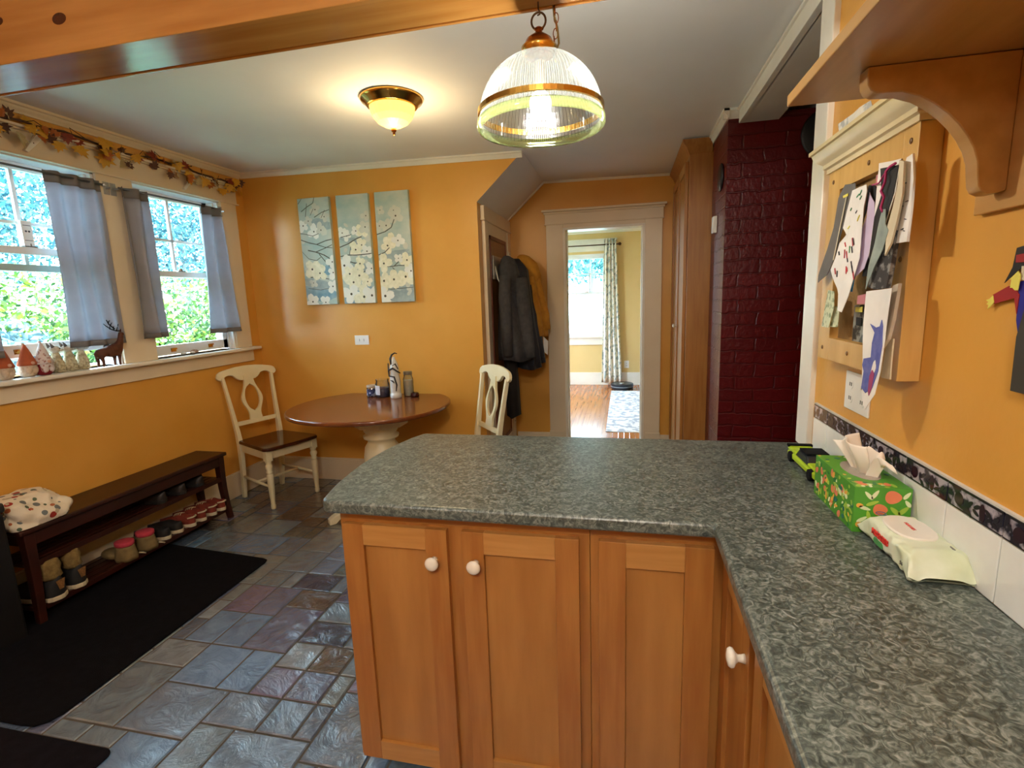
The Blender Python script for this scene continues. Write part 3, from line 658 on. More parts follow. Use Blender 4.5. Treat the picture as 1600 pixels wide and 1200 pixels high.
pr = [(0, 2.33), (-.012, 2.35), (-.02, 2.37), (-.045, 2.40), (-.05, cz(.75)-.003), (.05, cz(.75)-.003), (.05, 2.33)]
v = [(.414+p[0], 3.655+p[0], p[1]) for p in pr]; v2 = [(.414+p[0], D-.001, p[1]) for p in pr]; v3 = [(.551, 3.655+p[0], p[1]) for p in pr]
n = len(pr)
t.add(v+v2, [(i, (i+1) % n, n+(i+1) % n, n+i) for i in range(n)] + [tuple(range(n, 2*n))])
t.add(v+v3, [(i, (i+1) % n, n+(i+1) % n, n+i) for i in range(n)])
soft(t.build('crown_moulding', MAPLE, pn))

# ------------------------------------------------------------ peninsula cabinets and worktop
def shaker(parent, M, w_, h_, stile=.062, name='door', th=.019):
    """door in the xy plane of M, lower-left at the origin, thickness along -z..; front faces +z"""
    t = MB()
    def bx(a, b_, c, d, z1, m): t.prism([(a, b_), (c, b_), (c, d), (a, d)], M, z1, m)
    bx(0, 0, stile, h_, th, 0); bx(w_-stile, 0, w_, h_, th, 0)
    bx(stile, 0, w_-stile, stile, th, 1); bx(stile, h_-stile, w_-stile, h_, th, 1)
    bx(stile, stile, w_-stile, h_-stile, th-.010, 2)
    return t.build(name, [MAPLE, MAPLER, MAPLEP], parent, bevel=.0012)
FY = 1.225       # carcass front; doors stand proud of it
c1 = thing('base_cabinet', (-.44, 1.5, 0), 'maple peninsula cabinet with two panelled doors meeting at white knobs', 'cabinet')
t = MB(); t.box(-.797, FY, .055, -.085, 1.85, .876, 0); t.box(-.74, FY+.06, 0, -.085, 1.85, .055, 1)
t.box(-.797, FY-.0005, .838, -.085, FY+.01, .876, 2)
t.build('carcass', [MAPLE, mat('toe_kick', '2a1a10', .7), MAPLER], c1, bevel=.0015)
d1 = shaker(c1, frame((1, 0, 0), (0, 0, 1), (-.782, FY, .068)), .312, .765)
d2 = shaker(c1, frame((1, 0, 0), (0, 0, 1), (-.428, FY, .068)), .316, .765)
knob_mb(frame((1, 0, 0), (0, 0, 1), (-.507, FY-.019, .745))).build('knob', CERAM, d1, smooth=True)
knob_mb(frame((1, 0, 0), (0, 0, 1), (-.389, FY-.019, .745))).build('knob', CERAM, d2, smooth=True)
c2 = thing('base_cabinet', (.07, 1.5, 0), 'maple corner cabinet of the peninsula with one blind panel without knob', 'cabinet')
t = MB(); t.box(-.084, FY, .055, R-.002, 1.85, .876, 0); t.box(-.084, FY+.06, 0, R-.002, 1.85, .055, 1); t.box(-.084, FY-.0005, .838, .234, FY+.01, .876, 2)
t.build('carcass', [MAPLE, mat('toe_kick', ''), MAPLER], c2, bevel=.0015)
shaker(c2, frame((1, 0, 0), (0, 0, 1), (-.062, FY, .068)), .278, .765, .068, 'blind_panel')
FX = .252
c3 = thing('base_cabinet', (.42, .9, 0), 'maple side cabinet under the counter leg with white knob nearest the corner', 'cabinet')
t = MB(); t.box(FX, .905, .055, R-.002, FY-.001, .876, 0); t.box(FX+.06, .905, 0, R-.002, FY-.001, .055, 1); t.build('carcass', [MAPLE, mat('toe_kick', '')], c3, bevel=.0015)
d3 = shaker(c3, frame((0, -1, 0), (0, 0, 1), (FX, 1.19, .068)), .262, .765, .055)
knob_mb(frame((0, -1, 0), (0, 0, 1), (FX-.019, .955, .735))).build('knob', CERAM, d3, smooth=True)
c4 = thing('base_cabinet', (.42, .6, 0), 'maple side cabinet at the near end of the counter leg', 'cabinet')
t = MB(); t.box(FX, -.30, .055, R-.002, .903, .876, 0); t.box(FX+.06, -.30, 0, R-.002, .903, .055, 1); t.build('carcass', [MAPLE, mat('toe_kick', '')], c4, bevel=.0015)
shaker(c4, frame((0, -1, 0), (0, 0, 1), (FX, .888, .068)), .36, .765, .055)
shaker(c4, frame((0, -1, 0), (0, 0, 1), (FX, .51, .068)), .40, .765, .055)

LAM = bpy.data.materials.new('green_grey_laminate'); LAM.use_nodes = True; nt = LAM.node_tree; b = nt.nodes['Principled BSDF']
tc = nt.nodes.new('ShaderNodeTexCoord')
na = nt.nodes.new('ShaderNodeTexNoise'); na.inputs['Scale'].default_value = 62; na.inputs['Detail'].default_value = 4; na.inputs['Distortion'].default_value = 1.6; na.inputs['Roughness'].default_value = .6
nb = nt.nodes.new('ShaderNodeTexNoise'); nb.inputs['Scale'].default_value = 9; nb.inputs['Detail'].default_value = 3
for q in (na, nb): nt.links.new(tc.outputs['Object'], q.inputs['Vector'])
r1 = nt.nodes.new('ShaderNodeValToRGB'); el = r1.color_ramp.elements
el[0].position = .30; el[0].color = lin('343b37'); el[1].position = .74; el[1].color = lin('9da39c')
e_ = el.new(.46); e_.color = lin('525b56'); e_ = el.new(.56); e_.color = lin('727a73')
nt.links.new(na.outputs['Fac'], r1.inputs['Fac'])
m_ = nt.nodes.new('ShaderNodeMix'); m_.data_type = 'RGBA'; m_.blend_type = 'MULTIPLY'; m_.inputs[0].default_value = .35
nt.links.new(r1.outputs['Color'], m_.inputs[6]); nt.links.new(nb.outputs['Fac'], m_.inputs[7]); nt.links.new(m_.outputs[2], b.inputs['Base Color'])
b.inputs['Roughness'].default_value = .30
bp = nt.nodes.new('ShaderNodeBump'); bp.inputs['Strength'].default_value = .12; bp.inputs['Distance'].default_value = .002; nt.links.new(na.outputs['Fac'], bp.inputs['Height']); nt.links.new(bp.outputs['Normal'], b.inputs['Normal'])
out_ = [(.206, 1.166), (-.795, 1.166), (-.812, 1.172), (-.823, 1.188), (-.836, 1.24), (-.849, 1.30), (-.860, 1.38), (-.867, 1.465), (-.867, 1.55), (-.860, 1.639), (-.848, 1.72), (-.829, 1.80), (-.806, 1.862), (-.80, 1.873), (-.786, 1.878), (R-.001, 1.888), (R-.001, -.32), (.188, -.32)]
t = MB(); t.prism([(x, y) for x, y in out_][::-1], Matrix.Translation((0, 0, .878)), .037)
o = t.build('countertop', LAM, None, origin=(0, 1.2, .878), bevel=.011, seg=4); tag(o, 'mottled green-grey laminate countertop in an L, rounded at its open end', 'countertop')

# ------------------------------------------------------------ tiled upstand on the right wall
ts = thing('tile_backsplash', (R, 1.0, .915), 'white tile upstand with a dark grape border strip above the counter', 'backsplash')
t = MB(); TW = .1475; y = 1.775
yy = 1.775
t.box(R-.006, -.32, .915, R, 1.775, 1.079, 1)
ys = [1.775]
while ys[-1] > -.3: ys.append(1.66 - TW*(len(ys)-1))
for a, b_ in zip(ys, ys[1:]): t.box(R-.0085, b_+.0015, .9155, R-.001, a-.0015, 1.031, 0)
t.build('white_tiles', [mat('glazed_white_tile', 'e9ebe8', .12), mat('pale_grout', 'c9c7be', .8)], ts, bevel=.001)
BORD = mat('border_tile_glaze', '1c1a2c', .14, col2='a9a2ad', scale=38, ramp=(.48, .60), detail=3)
PLUM = mat('plum_glaze', '2b1222', .12); GRL = mat('leaf_glaze', '23202c', .14); BAND = mat('dark_band_glaze', '17161f', .14)
t = MB(); yb = 1.775; kk = 0
bys = [1.775, 1.66]
while bys[-1] > -.3: bys.append(bys[-1] - TW)
for a, b_ in zip(bys, bys[1:]):
    t.box(R-.0085, b_+.002, 1.034, R-.001, a-.002, 1.076, 0)
    t.box(R-.0089, b_+.002, 1.0725, R-.001, a-.002, 1.076, 3); t.box(R-.0089, b_+.002, 1.034, R-.001, a-.002, 1.0365, 3)
    c = (a+b_)/2
    def el_(cy, cz_, ry, rz, rot, m):
        pts = [(ry*math.cos(q*PI/8)*math.cos(rot)-rz*math.sin(q*PI/8)*math.sin(rot), ry*math.cos(q*PI/8)*math.sin(rot)+rz*math.sin(q*PI/8)*math.cos(rot)) for q in range(16)]
        t.prism(pts, frame((0, -1, 0), (0, 0, 1), (R-.0085, cy, cz_)), .0006, m)
    w_ = a-b_
    if w_ < .12: c = a - .03
    el_(a-.035, 1.054, .0125, .0125, 0, 1)
    if w_ > .12:
        el_(a-.098, 1.053, .007, .016, .1, 1)
        for s_ in (-1, 1):
            el_(a-.098+s_*.014, 1.058, .009, .004, s_*.5, 2); el_(a-.098+s_*.016, 1.047, .009, .0035, -s_*.4, 2); el_(a-.065, 1.048+s_*.008, .010, .004, s_*.7, 2)
        el_(a-.132, 1.055, .008, .004, .8, 2); el_(a-.128, 1.044, .009, .0035, -.3, 2); el_(a-.014, 1.058, .007, .003, -.7, 2)
t.build('border_tiles', [BORD, PLUM, GRL, BAND], ts)
t = MB(); t.box(R-.0075, -.32, 1.0765, R, 1.775, 1.0805); t.build('top_edge', mat('pale_grout', ''), ts)
outlet('wall_outlet', frame((0, -1, 0), (0, 0, 1), (R, 1.492, 1.165)), .145, .105, (-.035, .035), 'white double wall outlet above the tiles, under the pinned drawings')

# ------------------------------------------------------------ shelf with bracket
SHW = mat('shelf_wood', 'c4965a', .3, col2='b5874a', scale=3, stretch=(9, 1, 9), detail=5)
sh = thing('wall_shelf', (R, .7, 1.80), 'deep maple wall shelf on a scrolled bracket over the counter', 'shelf')
t = MB(); t.box(.312, -.90, 1.80, R, 1.166, 1.821); t.build('board', SHW, sh, bevel=.002)
cp = [(.600, 1.799), (.388, 1.799), (.3875, 1.785), (.389, 1.772), (.394, 1.763), (.403, 1.758), (.418, 1.757), (.440, 1.7555), (.466, 1.746), (.488, 1.732), (.507, 1.716), (.523, 1.699), (.537, 1.680), (.548, 1.660), (.555, 1.640), (.558, 1.615), (.560, 1.602), (.565, 1.593), (.575, 1.588), (.588, 1.588), (.600, 1.592)]
t = MB(); t.prism(cp[::-1], frame((1, 0, 0), (0, 0, 1), (0, 1.035, 0)), .032); soft(t.build('bracket', SHW, sh, bevel=.002), 1.0)
t = MB(); t.box(.600, .955, 1.562, R, 1.08, 1.799); t.build('back_plate', SHW, sh, bevel=.002)

# ------------------------------------------------------------ memo board and what hangs on it
bd = thing('memo_board', (R, 1.45, 1.24), 'pale pine framed pin board with stepped cornice on the orange wall', 'board')
BP = mat('pale_pine', 'd6ae68', .42, col2='c79b54', scale=3, stretch=(8, 8, 1.2), detail=5)
x0, x1 = .570, R-.001; y0, y1, z0, z1 = 1.216, 1.675, 1.243, 1.768
t = MB()
t.box(x0, y0, z0, x1, y0+.058, z1, 0); t.box(x0, y1-.078, z0, x1, y1, z1, 0); t.box(x0, y0+.058, z0, x1, y1-.078, z0+.062, 0); t.box(x0, y0+.058, z1-.06, x1, y1-.078, z1, 0)
for (y, z) in ((1.64, 1.735), (1.43, 1.737), (1.245, 1.735), (1.64, 1.275), (1.47, 1.275), (1.245, 1.50), (1.245, 1.28)): t.lathe([(.006, 0), (.0062, .0015), (.003, .003)], (0, 0, 0), 12, 1, frame((0, -1, 0), (0, 0, 1), (x0, y, z)))
t.build('frame', [BP, mat('dark_plug', '6e4a1e', .4)], bd, bevel=.0015)
t = MB(); t.box(x0+.022, y0+.05, z0+.05, x1, y1-.07, z1-.05); t.build('pin_panel', mat('cork', '9a7a4c', .9, scale=60, bump=.3, bscale=90), bd)
t = MB(); pr = [(0, 0), (.006, 0), (.006, .012), (.014, .015), (.014, .026), (.024, .034), (.034, .045), (.038, .058), (.044, .060), (.044, .070), (-.03, .070), (-.03, 0)]
n = len(pr); v = [(x0-p[0], y1+max(p[0], 0), z1+p[1]-.004) for p in pr] + [(x0-p[0], y0-max(p[0], 0), z1+p[1]-.004) for p in pr]
t.add(v, [tuple(range(n)), tuple(range(n, 2*n))[::-1]] + [(i, (i+1) % n, n+(i+1) % n, n+i) for i in range(n)])
v = [(x0-p[0], y0-max(p[0], 0), z1+p[1]-.004) for p in pr] + [(R-.001, y0-max(p[0], 0), z1+p[1]-.004) for p in pr]
t.add(v, [tuple(range(n)), tuple(range(n, 2*n))[::-1]] + [(i, (i+1) % n, n+(i+1) % n, n+i) for i in range(n)])
soft(t.build('cornice', mat('cornice_cream', 'e4d3b0', .35), bd))

def paper(name, x, pts, m, label, cat, th=.0012, curl=0.012, marks=None, group=None, top=None):
    """a sheet pinned at its top edge; it belongs to the plane x and leans off it towards the bottom"""
    zt = max(p[1] for p in pts); zb = min(p[1] for p in pts); yc = sum(p[0] for p in pts)/len(pts)
    bm = bmesh.new(); vs_ = [bm.verts.new((0, p[0], p[1])) for p in pts]; bm.faces.new(vs_)
    bmesh.ops.triangulate(bm, faces=bm.faces)
    bmesh.ops.subdivide_edges(bm, edges=bm.edges, cuts=3, use_grid_fill=True)
    def bend(y, z): return x - curl*(max(0.0, (zt-z)/max(zt-zb, .01))**1.5) + .003*math.sin((y*53+z*17))
    o_ = MB(); idx = {}
    for v_ in bm.verts: idx[v_] = len(o_.v); o_.v.append((bend(v_.co.y, v_.co.z), v_.co.y, v_.co.z))
    for f in bm.faces: o_.f.append(tuple(idx[v_] for v_ in f.verts)); o_.mi.append(0)
    bm.free()
    org = (x, yc, zb)
    ms = [m]
    if marks:
        for (pp, mm) in marks:
            if mm not in ms: ms.append(mm)
            k = ms.index(mm); base = len(o_.v)
            c_y = sum(p[0] for p in pp)/len(pp); c_z = sum(p[1] for p in pp)/len(pp)
            for p in pp: o_.v.append((min(bend(p[0], p[1]), bend(c_y, c_z)) - .0016, p[0], p[1]))
            o_.f.append(tuple(range(base, base+len(pp)))); o_.mi.append(k)
    o = o_.build(name, ms, None, solid=th, origin=org)
    if label: tag(o, label, cat, group)
    return o
WP = mat('white_paper', 'efece6', .8, scale=9); GYP = mat('grey_felt', '6f6c68', .9, scale=20); BKP = mat('black_paper', '141214', .7); BLP = mat('blue_card', '3f8fc4', .7); LIL = mat('lilac_card', 'cdbcd8', .7)
RDP = mat('red_ink', 'b8303a', .7); GNP = mat('green_ink', '3f8a58', .7); DKI = mat('dark_ink', '2c2a34', .7); YLP = mat('yellow_paper', 'eadf62', .7); BGE = mat('beige_paper', 'd9cdae', .8); PGN = mat('pale_green_paper', 'cfd6b4', .8, col2='8f9d7a', scale=60, ramp=(.5, .58)); PNK = mat('pink_card', 'c77f86', .7)
WBL = mat('blue_marker', '4a55a0', .8, col2='6a6fb0', scale=40); MGN = mat('magenta_yarn', 'b8356e', .8); GRB = mat('grey_green_ribbon', '98a59c', .7, col2='7d8a84', scale=20)
def strokes(n, yr, zr, m, ln=.018, wd=.0035, seed=1, ang=1.3):
    r = random.Random(seed); o = []
    for _ in range(n):
        y, z = r.uniform(*yr), r.uniform(*zr); a = ang + r.uniform(-.3, .3); l = ln*r.uniform(.5, 1.2)
        dy, dz = math.cos(a)*l/2, math.sin(a)*l/2; ny, nz_ = -math.sin(a)*wd/2, math.cos(a)*wd/2
        o.append(([(y-dy-ny, z-dz-nz_), (y+dy-ny, z+dz-nz_), (y+dy+ny, z+dz+nz_), (y-dy+ny, z-dz+nz_)], m if not isinstance(m, list) else r.choice(m)))
    return o
paper('paper_strip', .562, [(1.535, 1.709), (1.483, 1.702), (1.469, 1.685), (1.490, 1.633), (1.535, 1.594), (1.557, 1.530), (1.593, 1.481), (1.642, 1.461), (1.651, 1.483), (1.605, 1.551), (1.579, 1.607), (1.567, 1.681)], GYP, 'long grey felt tie hanging at the window side of the pin board', 'craft', marks=[([(1.522, 1.675), (1.517, 1.676), (1.560, 1.52), (1.566, 1.52)], BGE), ([(1.540, 1.682), (1.515, 1.684), (1.515, 1.677), (1.538, 1.676)], YLP)])
paper('paper_cutout', .550, [(1.378, 1.677), (1.333, 1.668), (1.317, 1.646), (1.318, 1.619), (1.328, 1.593), (1.328, 1.468), (1.360, 1.470), (1.345, 1.567), (1.331, 1.610), (1.351, 1.652), (1.383, 1.594)], BKP, 'curved black paper cutout behind the lilac one on the pin board', 'craft', curl=.004)
paper('paper_cutout', .553, [(1.390, 1.592), (1.366, 1.606), (1.360, 1.574), (1.397, 1.519), (1.406, 1.434), (1.444, 1.439), (1.427, 1.490), (1.402, 1.549)], BLP, 'bright blue card showing between the doodled sheet and lilac cutout', 'craft', curl=.004)
paper('paper_cutout', .544, [(1.343, 1.656), (1.320, 1.630), (1.317, 1.597), (1.333, 1.566), (1.330, 1.515), (1.344, 1.487), (1.375, 1.470), (1.370, 1.517), (1.367, 1.575), (1.346, 1.601)], LIL, 'lilac crescent shaped paper cutout on the pin board', 'craft', curl=.004)
dm = strokes(16, (1.365, 1.485), (1.45, 1.555), [RDP, DKI, GNP, RDP], seed=5) + strokes(8, (1.365, 1.43), (1.585, 1.665), [GNP, DKI, YLP], .014, .003, seed=8, ang=2.6)
paper('childs_drawing', .537, [(1.423, 1.675), (1.393, 1.677), (1.347, 1.674), (1.338, 1.658), (1.349, 1.619), (1.360, 1.589), (1.368, 1.565), (1.366, 1.561), (1.348, 1.545), (1.350, 1.511), (1.369, 1.464), (1.384, 1.425), (1.408, 1.385), (1.432, 1.389), (1.452, 1.429), (1.483, 1.461), (1.505, 1.492), (1.485, 1.520), (1.468, 1.557), (1.440, 1.574), (1.456, 1.592), (1.444, 1.627)], WP, 'white cut-out drawing covered in red and green pen marks', 'drawing', curl=.008, marks=dm)
paper('card', .556, [(1.352, 1.693), (1.319, 1.691), (1.312, 1.650), (1.338, 1.663)], PNK, 'small reddish card tucked left of the black photo card', 'card', curl=.003)
paper('card', .545, [(1.311, 1.710), (1.219, 1.697), (1.226, 1.634), (1.249, 1.587), (1.279, 1.538), (1.311, 1.485), (1.329, 1.514), (1.319, 1.597), (1.298, 1.641)], WP, 'black photo card with white top edge and magenta yarn on it', 'card', curl=.004,
      marks=[([(1.302, 1.697), (1.222, 1.686), (1.230, 1.634), (1.252, 1.590), (1.281, 1.542), (1.311, 1.492), (1.324, 1.514), (1.315, 1.597), (1.292, 1.641)], BKP)])
paper('ribbon', .534, [(1.257, 1.605), (1.238, 1.604), (1.233, 1.573), (1.222, 1.559), (1.237, 1.521), (1.264, 1.483), (1.289, 1.440), (1.292, 1.490), (1.274, 1.538), (1.267, 1.580)], GRB, 'grey-green ribbon twisted below the magenta yarn', 'ribbon', curl=.004)
t = MB(); t.tube([(.536, 1.225, 1.690), (.535, 1.245, 1.688), (.536, 1.262, 1.683), (.533, 1.256, 1.66), (.533, 1.27, 1.645), (.532, 1.252, 1.63), (.532, 1.262, 1.61), (.531, 1.25, 1.60)], .0028, 6); t.tube([(.536, 1.258, 1.685), (.536, 1.29, 1.665), (.538, 1.325, 1.668)], .0018, 6)
o = t.build('yarn', MGN, None, smooth=True, origin=(.533, 1.25, 1.6)); tag(o, 'magenta yarn necklace pinned over the black photo card', 'necklace')
paper('booklet', .548, [(1.199, 1.694), (1.182, 1.697), (1.176, 1.649), (1.176, 1.587), (1.171, 1.530), (1.182, 1.531), (1.222, 1.532), (1.215, 1.562), (1.202, 1.630), (1.207, 1.679)], WP, 'white lined booklet at the right edge of the pin board', 'booklet', .004, .002, marks=strokes(8, (1.186, 1.205), (1.55, 1.66), DKI, .008, .0012, seed=3, ang=0))
paper('paper_sheet', .538, [(1.204, 1.691), (1.189, 1.685), (1.189, 1.623), (1.200, 1.576), (1.213, 1.532), (1.230, 1.508), (1.229, 1.564), (1.215, 1.603), (1.203, 1.648)], BGE, 'beige sheets bunched beside the white lined booklet', 'paper', .004, .004)
paper('cloth_pouch', .545, [(1.257, 1.536), (1.213, 1.557), (1.219, 1.507), (1.229, 1.441), (1.268, 1.439), (1.299, 1.445), (1.278, 1.497)], mat('charcoal_cloth', '3c3a3a', .9, col2='8b8a86', scale=45, ramp=(.5, .6)), 'dark patterned cloth pouch hanging low on the pin board', 'pouch', .01, .003)
paper('paper_slip', .555, [(1.523, 1.397), (1.501, 1.394), (1.504, 1.342), (1.543, 1.340)], PGN, 'printed pale green slip tucked behind the longer slip', 'paper', curl=.002)
paper('paper_slip', .549, [(1.574, 1.440), (1.516, 1.436), (1.513, 1.394), (1.533, 1.339), (1.584, 1.339), (1.584, 1.393)], PGN, 'longer printed pale green slip at the board lower corner', 'paper', curl=.004)
paper('photo_strip', .562, [(1.418, 1.401), (1.370, 1.403), (1.360, 1.312), (1.421, 1.312)], mat('grey_photo', '8f8f86', .4, col2='2e2a26', scale=28, ramp=(.45, .5)), 'narrow glossy photo strip above the pin board lower rail', 'photo', curl=.001, marks=[([(1.410, 1.397), (1.378, 1.398), (1.378, 1.385), (1.410, 1.385)], YLP), ([(1.405, 1.372), (1.380, 1.372), (1.380, 1.352), (1.405, 1.352)], BKP)])
paper('card', .548, [(1.379, 1.425), (1.327, 1.431), (1.329, 1.405), (1.379, 1.405)], PNK, 'pink card edge showing just above the wolf painting', 'card', curl=.001)
paper('folder', .560, [(1.252, 1.330), (1.215, 1.335), (1.213, 1.248), (1.251, 1.246)], BGE, 'tan folder hanging behind the wolf painting', 'folder', .003, .001)
paper('paper_bag', .552, [(1.228, 1.446), (1.200, 1.450), (1.191, 1.376), (1.195, 1.336), (1.210, 1.316), (1.224, 1.325), (1.227, 1.374)], mat('bag_cloth', 'b9ab97', .9, scale=40), 'curled cloth bag hanging beside the wolf painting', 'bag', .006, .012)
paper('childs_painting', .537, [(1.303, 1.435), (1.196, 1.441), (1.198, 1.376), (1.196, 1.336), (1.203, 1.267), (1.216, 1.215), (1.247, 1.174), (1.258, 1.183), (1.281, 1.205), (1.293, 1.236), (1.300, 1.327), (1.301, 1.385)], WP, 'long white sheet with a blue painted animal, hanging below the board', 'painting', curl=.006,
      marks=[([(1.220, 1.375), (1.210, 1.362), (1.202, 1.322), (1.209, 1.266), (1.225, 1.227), (1.252, 1.211), (1.285, 1.217), (1.282, 1.256), (1.291, 1.269), (1.287, 1.284), (1.254, 1.291), (1.254, 1.323), (1.246, 1.346), (1.270, 1.364), (1.242, 1.357), (1.226, 1.361)], WBL),
             ([(1.231, 1.266), (1.221, 1.259), (1.224, 1.230), (1.235, 1.208), (1.240, 1.219), (1.240, 1.251)], mat('red_paint_mark', 'a0406a', .7))])
t = MB(); t.box(R-.010, 1.50, 1.872, R-.001, 1.735, 1.925)
o = paper('paper_note', R-.004, [(1.745, 1.915), (1.555, 1.913), (1.500, 1.845), (1.70, 1.845)], mat('printed_paper', 'eceae8', .6, col2='b9bcc4', scale=26, ramp=(.5, .6)), 'white printed note on the wall above the pin board cornice', 'note', curl=.001)

# paper doll on the wall at the right
dl = thing('paper_doll', (R-.004, .955, 1.35), 'cut paper doll in black hat with red sleeve and yellow hand', 'craft')
def piece(name, x, pts, m):
    t = MB(); t.prism([(-p[0], p[1]) for p in pts], frame((0, -1, 0), (0, 0, 1), (x, 0, 0)), .0012); t.build(name, m, dl)
REDP = mat('red_paper', 'a01a1e', .7); BLUP = mat('blue_paper', '1d1c8e', .7)
piece('hat', .607, [(.925, 1.497), (.961, 1.500), (.974, 1.498), (.976, 1.484), (.978, 1.468), (.992, 1.444), (.979, 1.453), (.959, 1.467), (.925, 1.469)], BKP)
piece('hat_band', .6055, [(.925, 1.488), (.958, 1.488), (.971, 1.487), (.970, 1.475), (.925, 1.475)], REDP)
piece('face', .6065, [(.958, 1.469), (.93, 1.470), (.93, 1.445), (.956, 1.448)], BGE)
piece('glove', .604, [(.960, 1.462), (.954, 1.455), (.956, 1.432), (.962, 1.432), (.968, 1.436), (.973, 1.436), (.972, 1.449), (.977, 1.449)], YLP)
piece('sleeve', .607, [(1.015, 1.425), (.981, 1.439), (.963, 1.432), (.956, 1.425), (.957, 1.395), (.966, 1.420), (1.010, 1.410)], REDP)
piece('hand', .6062, [(1.013, 1.424), (1.009, 1.412), (1.017, 1.405), (1.023, 1.401), (1.021, 1.408), (1.027, 1.409), (1.022, 1.413), (1.029, 1.416), (1.021, 1.418)], YLP)
piece('coat', .608, [(.961, 1.446), (.93, 1.447), (.93, 1.33), (.945, 1.35), (.957, 1.385), (.959, 1.409)], BLUP)
t = MB(); t.box(.596, .70, 1.275, R-.002, .935, 1.40)
t = MB(); t.prism([(-p[0], p[1]) for p in [(.928, 1.42), (.940, 1.36), (.938, 1.275), (.75, 1.275), (.75, 1.42)]][::1], frame((0, -1, 0), (0, 0, 1), (R-.006, 0, 0)), .008)
o = t.build('dark_panel', mat('slate_board', '37342f', .5), None, origin=(R-.004, .85, 1.27)); tag(o, 'dark board edge on the wall under the paper doll', 'board')

# ------------------------------------------------------------ things on the counter
# tissue box
tb = thing('tissue_box', (.548, 1.285, .915), 'green floral tissue box with a tissue pulled up', 'tissue box')
bx0, bx1, by0, by1, bz0, bz1 = .490, .600, 1.172, 1.402, .915, 1.018
TG = mat('tissue_green', '4f9a2c', .4); 
t = MB(); t.box(bx0, by0, bz0, bx1, by1, bz1); t.build('carton', [TG], tb, bevel=.001)
art = MB(); r_ = random.Random(4); 
AM = [mat('coral_print', 'e8825c', .4), mat('lime_print', 'a8c84a', .4), mat('deep_green_print', '1f7a3e', .4), mat('pale_print', 'e6ecc0', .4), mat('orange_print', 'f0b04a', .4), mat('teal_print', '1f7468', .4)]
def petal(M, cx, cy, a, b_, rot, m, d, n=12):
    pts = []
    for q in range(n):
        x = a*math.cos(q*2*PI/n); y = b_*math.sin(q*2*PI/n)*(1-.25*math.cos(q*2*PI/n)); pts.append((cx + x*math.cos(rot)-y*math.sin(rot), cy + x*math.sin(rot)+y*math.cos(rot)))
    art.prism(pts, M, d, m)
def face_art(M, w_, h_, n, hole=False):
    for i in range(n):
        a = r_.uniform(.004, .012); b_ = r_.uniform(.0025, .006); k = r_.choice([0, 1, 1, 2, 3, 5, 4, 1])
        if k in (0,): a, b_ = .010, .007
        cx, cy = r_.uniform(a+.001, w_-a-.001), r_.uniform(a+.001, h_-a-.001)
        if hole and abs(cx-w_/2) < .036+a and abs(cy-h_/2) < .07+a: continue
        petal(M, cx, cy, a, b_, r_.uniform(0, PI), k, .0003 + i*.000004)
face_art(frame((0, -1, 0), (0, 0, 1), (bx0, by1, bz0)), by1-by0, bz1-bz0, 95)
face_art(frame((1, 0, 0), (0, 1, 0), (bx0, by0, bz1)), bx1-bx0, by1-by0, 90, True)
Mf = frame((1, 0, 0), (0, 0, 1), (bx0, by0, bz0))
for (cx, cy, rr) in ((.075, .083, .016), (.052, .054, .014), (.088, .028, .013)):
    petal(Mf, cx, cy, rr, rr*.9, 0, 0, .0005, 20)
for (cx, cy, a, b_, ro, k) in ((.028, .085, .012, .004, 2.3, 3), (.040, .088, .012, .004, 1.0, 3), (.036, .068, .013, .004, .4, 1), (.022, .056, .012, .004, -.3, 3), (.012, .062, .007, .005, 0, 4), (.080, .052, .013, .005, 2.4, 1), (.096, .054, .013, .005, .8, 1), (.100, .088, .010, .004, .9, 3), (.018, .030, .012, .004, .6, 3), (.014, .018, .008, .006, 0, 4), (.045, .024, .014, .005, 2.6, 1), (.060, .014, .012, .004, .1, 3), (.103, .070, .009, .004, 2.2, 3), (.030, .040, .011, .004, 1.8, 1)):
    petal(Mf, cx, cy, a, b_, ro, k, .0004)
art.build('printed_flowers', AM, tb, kind='stuff')
t = MB(); t.lathe([(.034, 0), (.034, .0006)], (0, 0, 0), 32, 0, frame((1, 0, 0), (0, 1, 0), ((bx0+bx1)/2, (by0+by1)/2, bz1)) @ Matrix.Diagonal((1, 2.0, 1, 1))); t.build('opening_film', mat('film_grey', 'a39a90', .25), tb)
def tis(u, v):
    a = (u-.5)*2; w_ = .020 + .050*v**.8
    fold = .012*math.sin(a*5.2+.6) + .005*math.sin(a*12)
    return (.545 + fold*(.4+v) - .020*v + .012*v*a, 1.290 + a*w_ + .020*v - .012*math.sin(v*3), 1.010 + v*(.080 + .012*math.cos(a*3.4) - .014*a) + .003*math.sin(a*9))
t = MB(); t.grid(tis, 48, 20)
def tis2(u, v):
    a = (u-.5)*2; w_ = .016 + .030*v
    return (.552 + .010*math.sin(a*4) + .016*v, 1.262 + a*w_ - .028*v, 1.010 + .060*math.sin(v*2.3) + .006*a + .004*math.sin(a*8))
t.grid(tis2, 36, 14)
t.build('tissue', mat('tissue_white', 'efe6d8', .9), tb, smooth=True, solid=.0008)
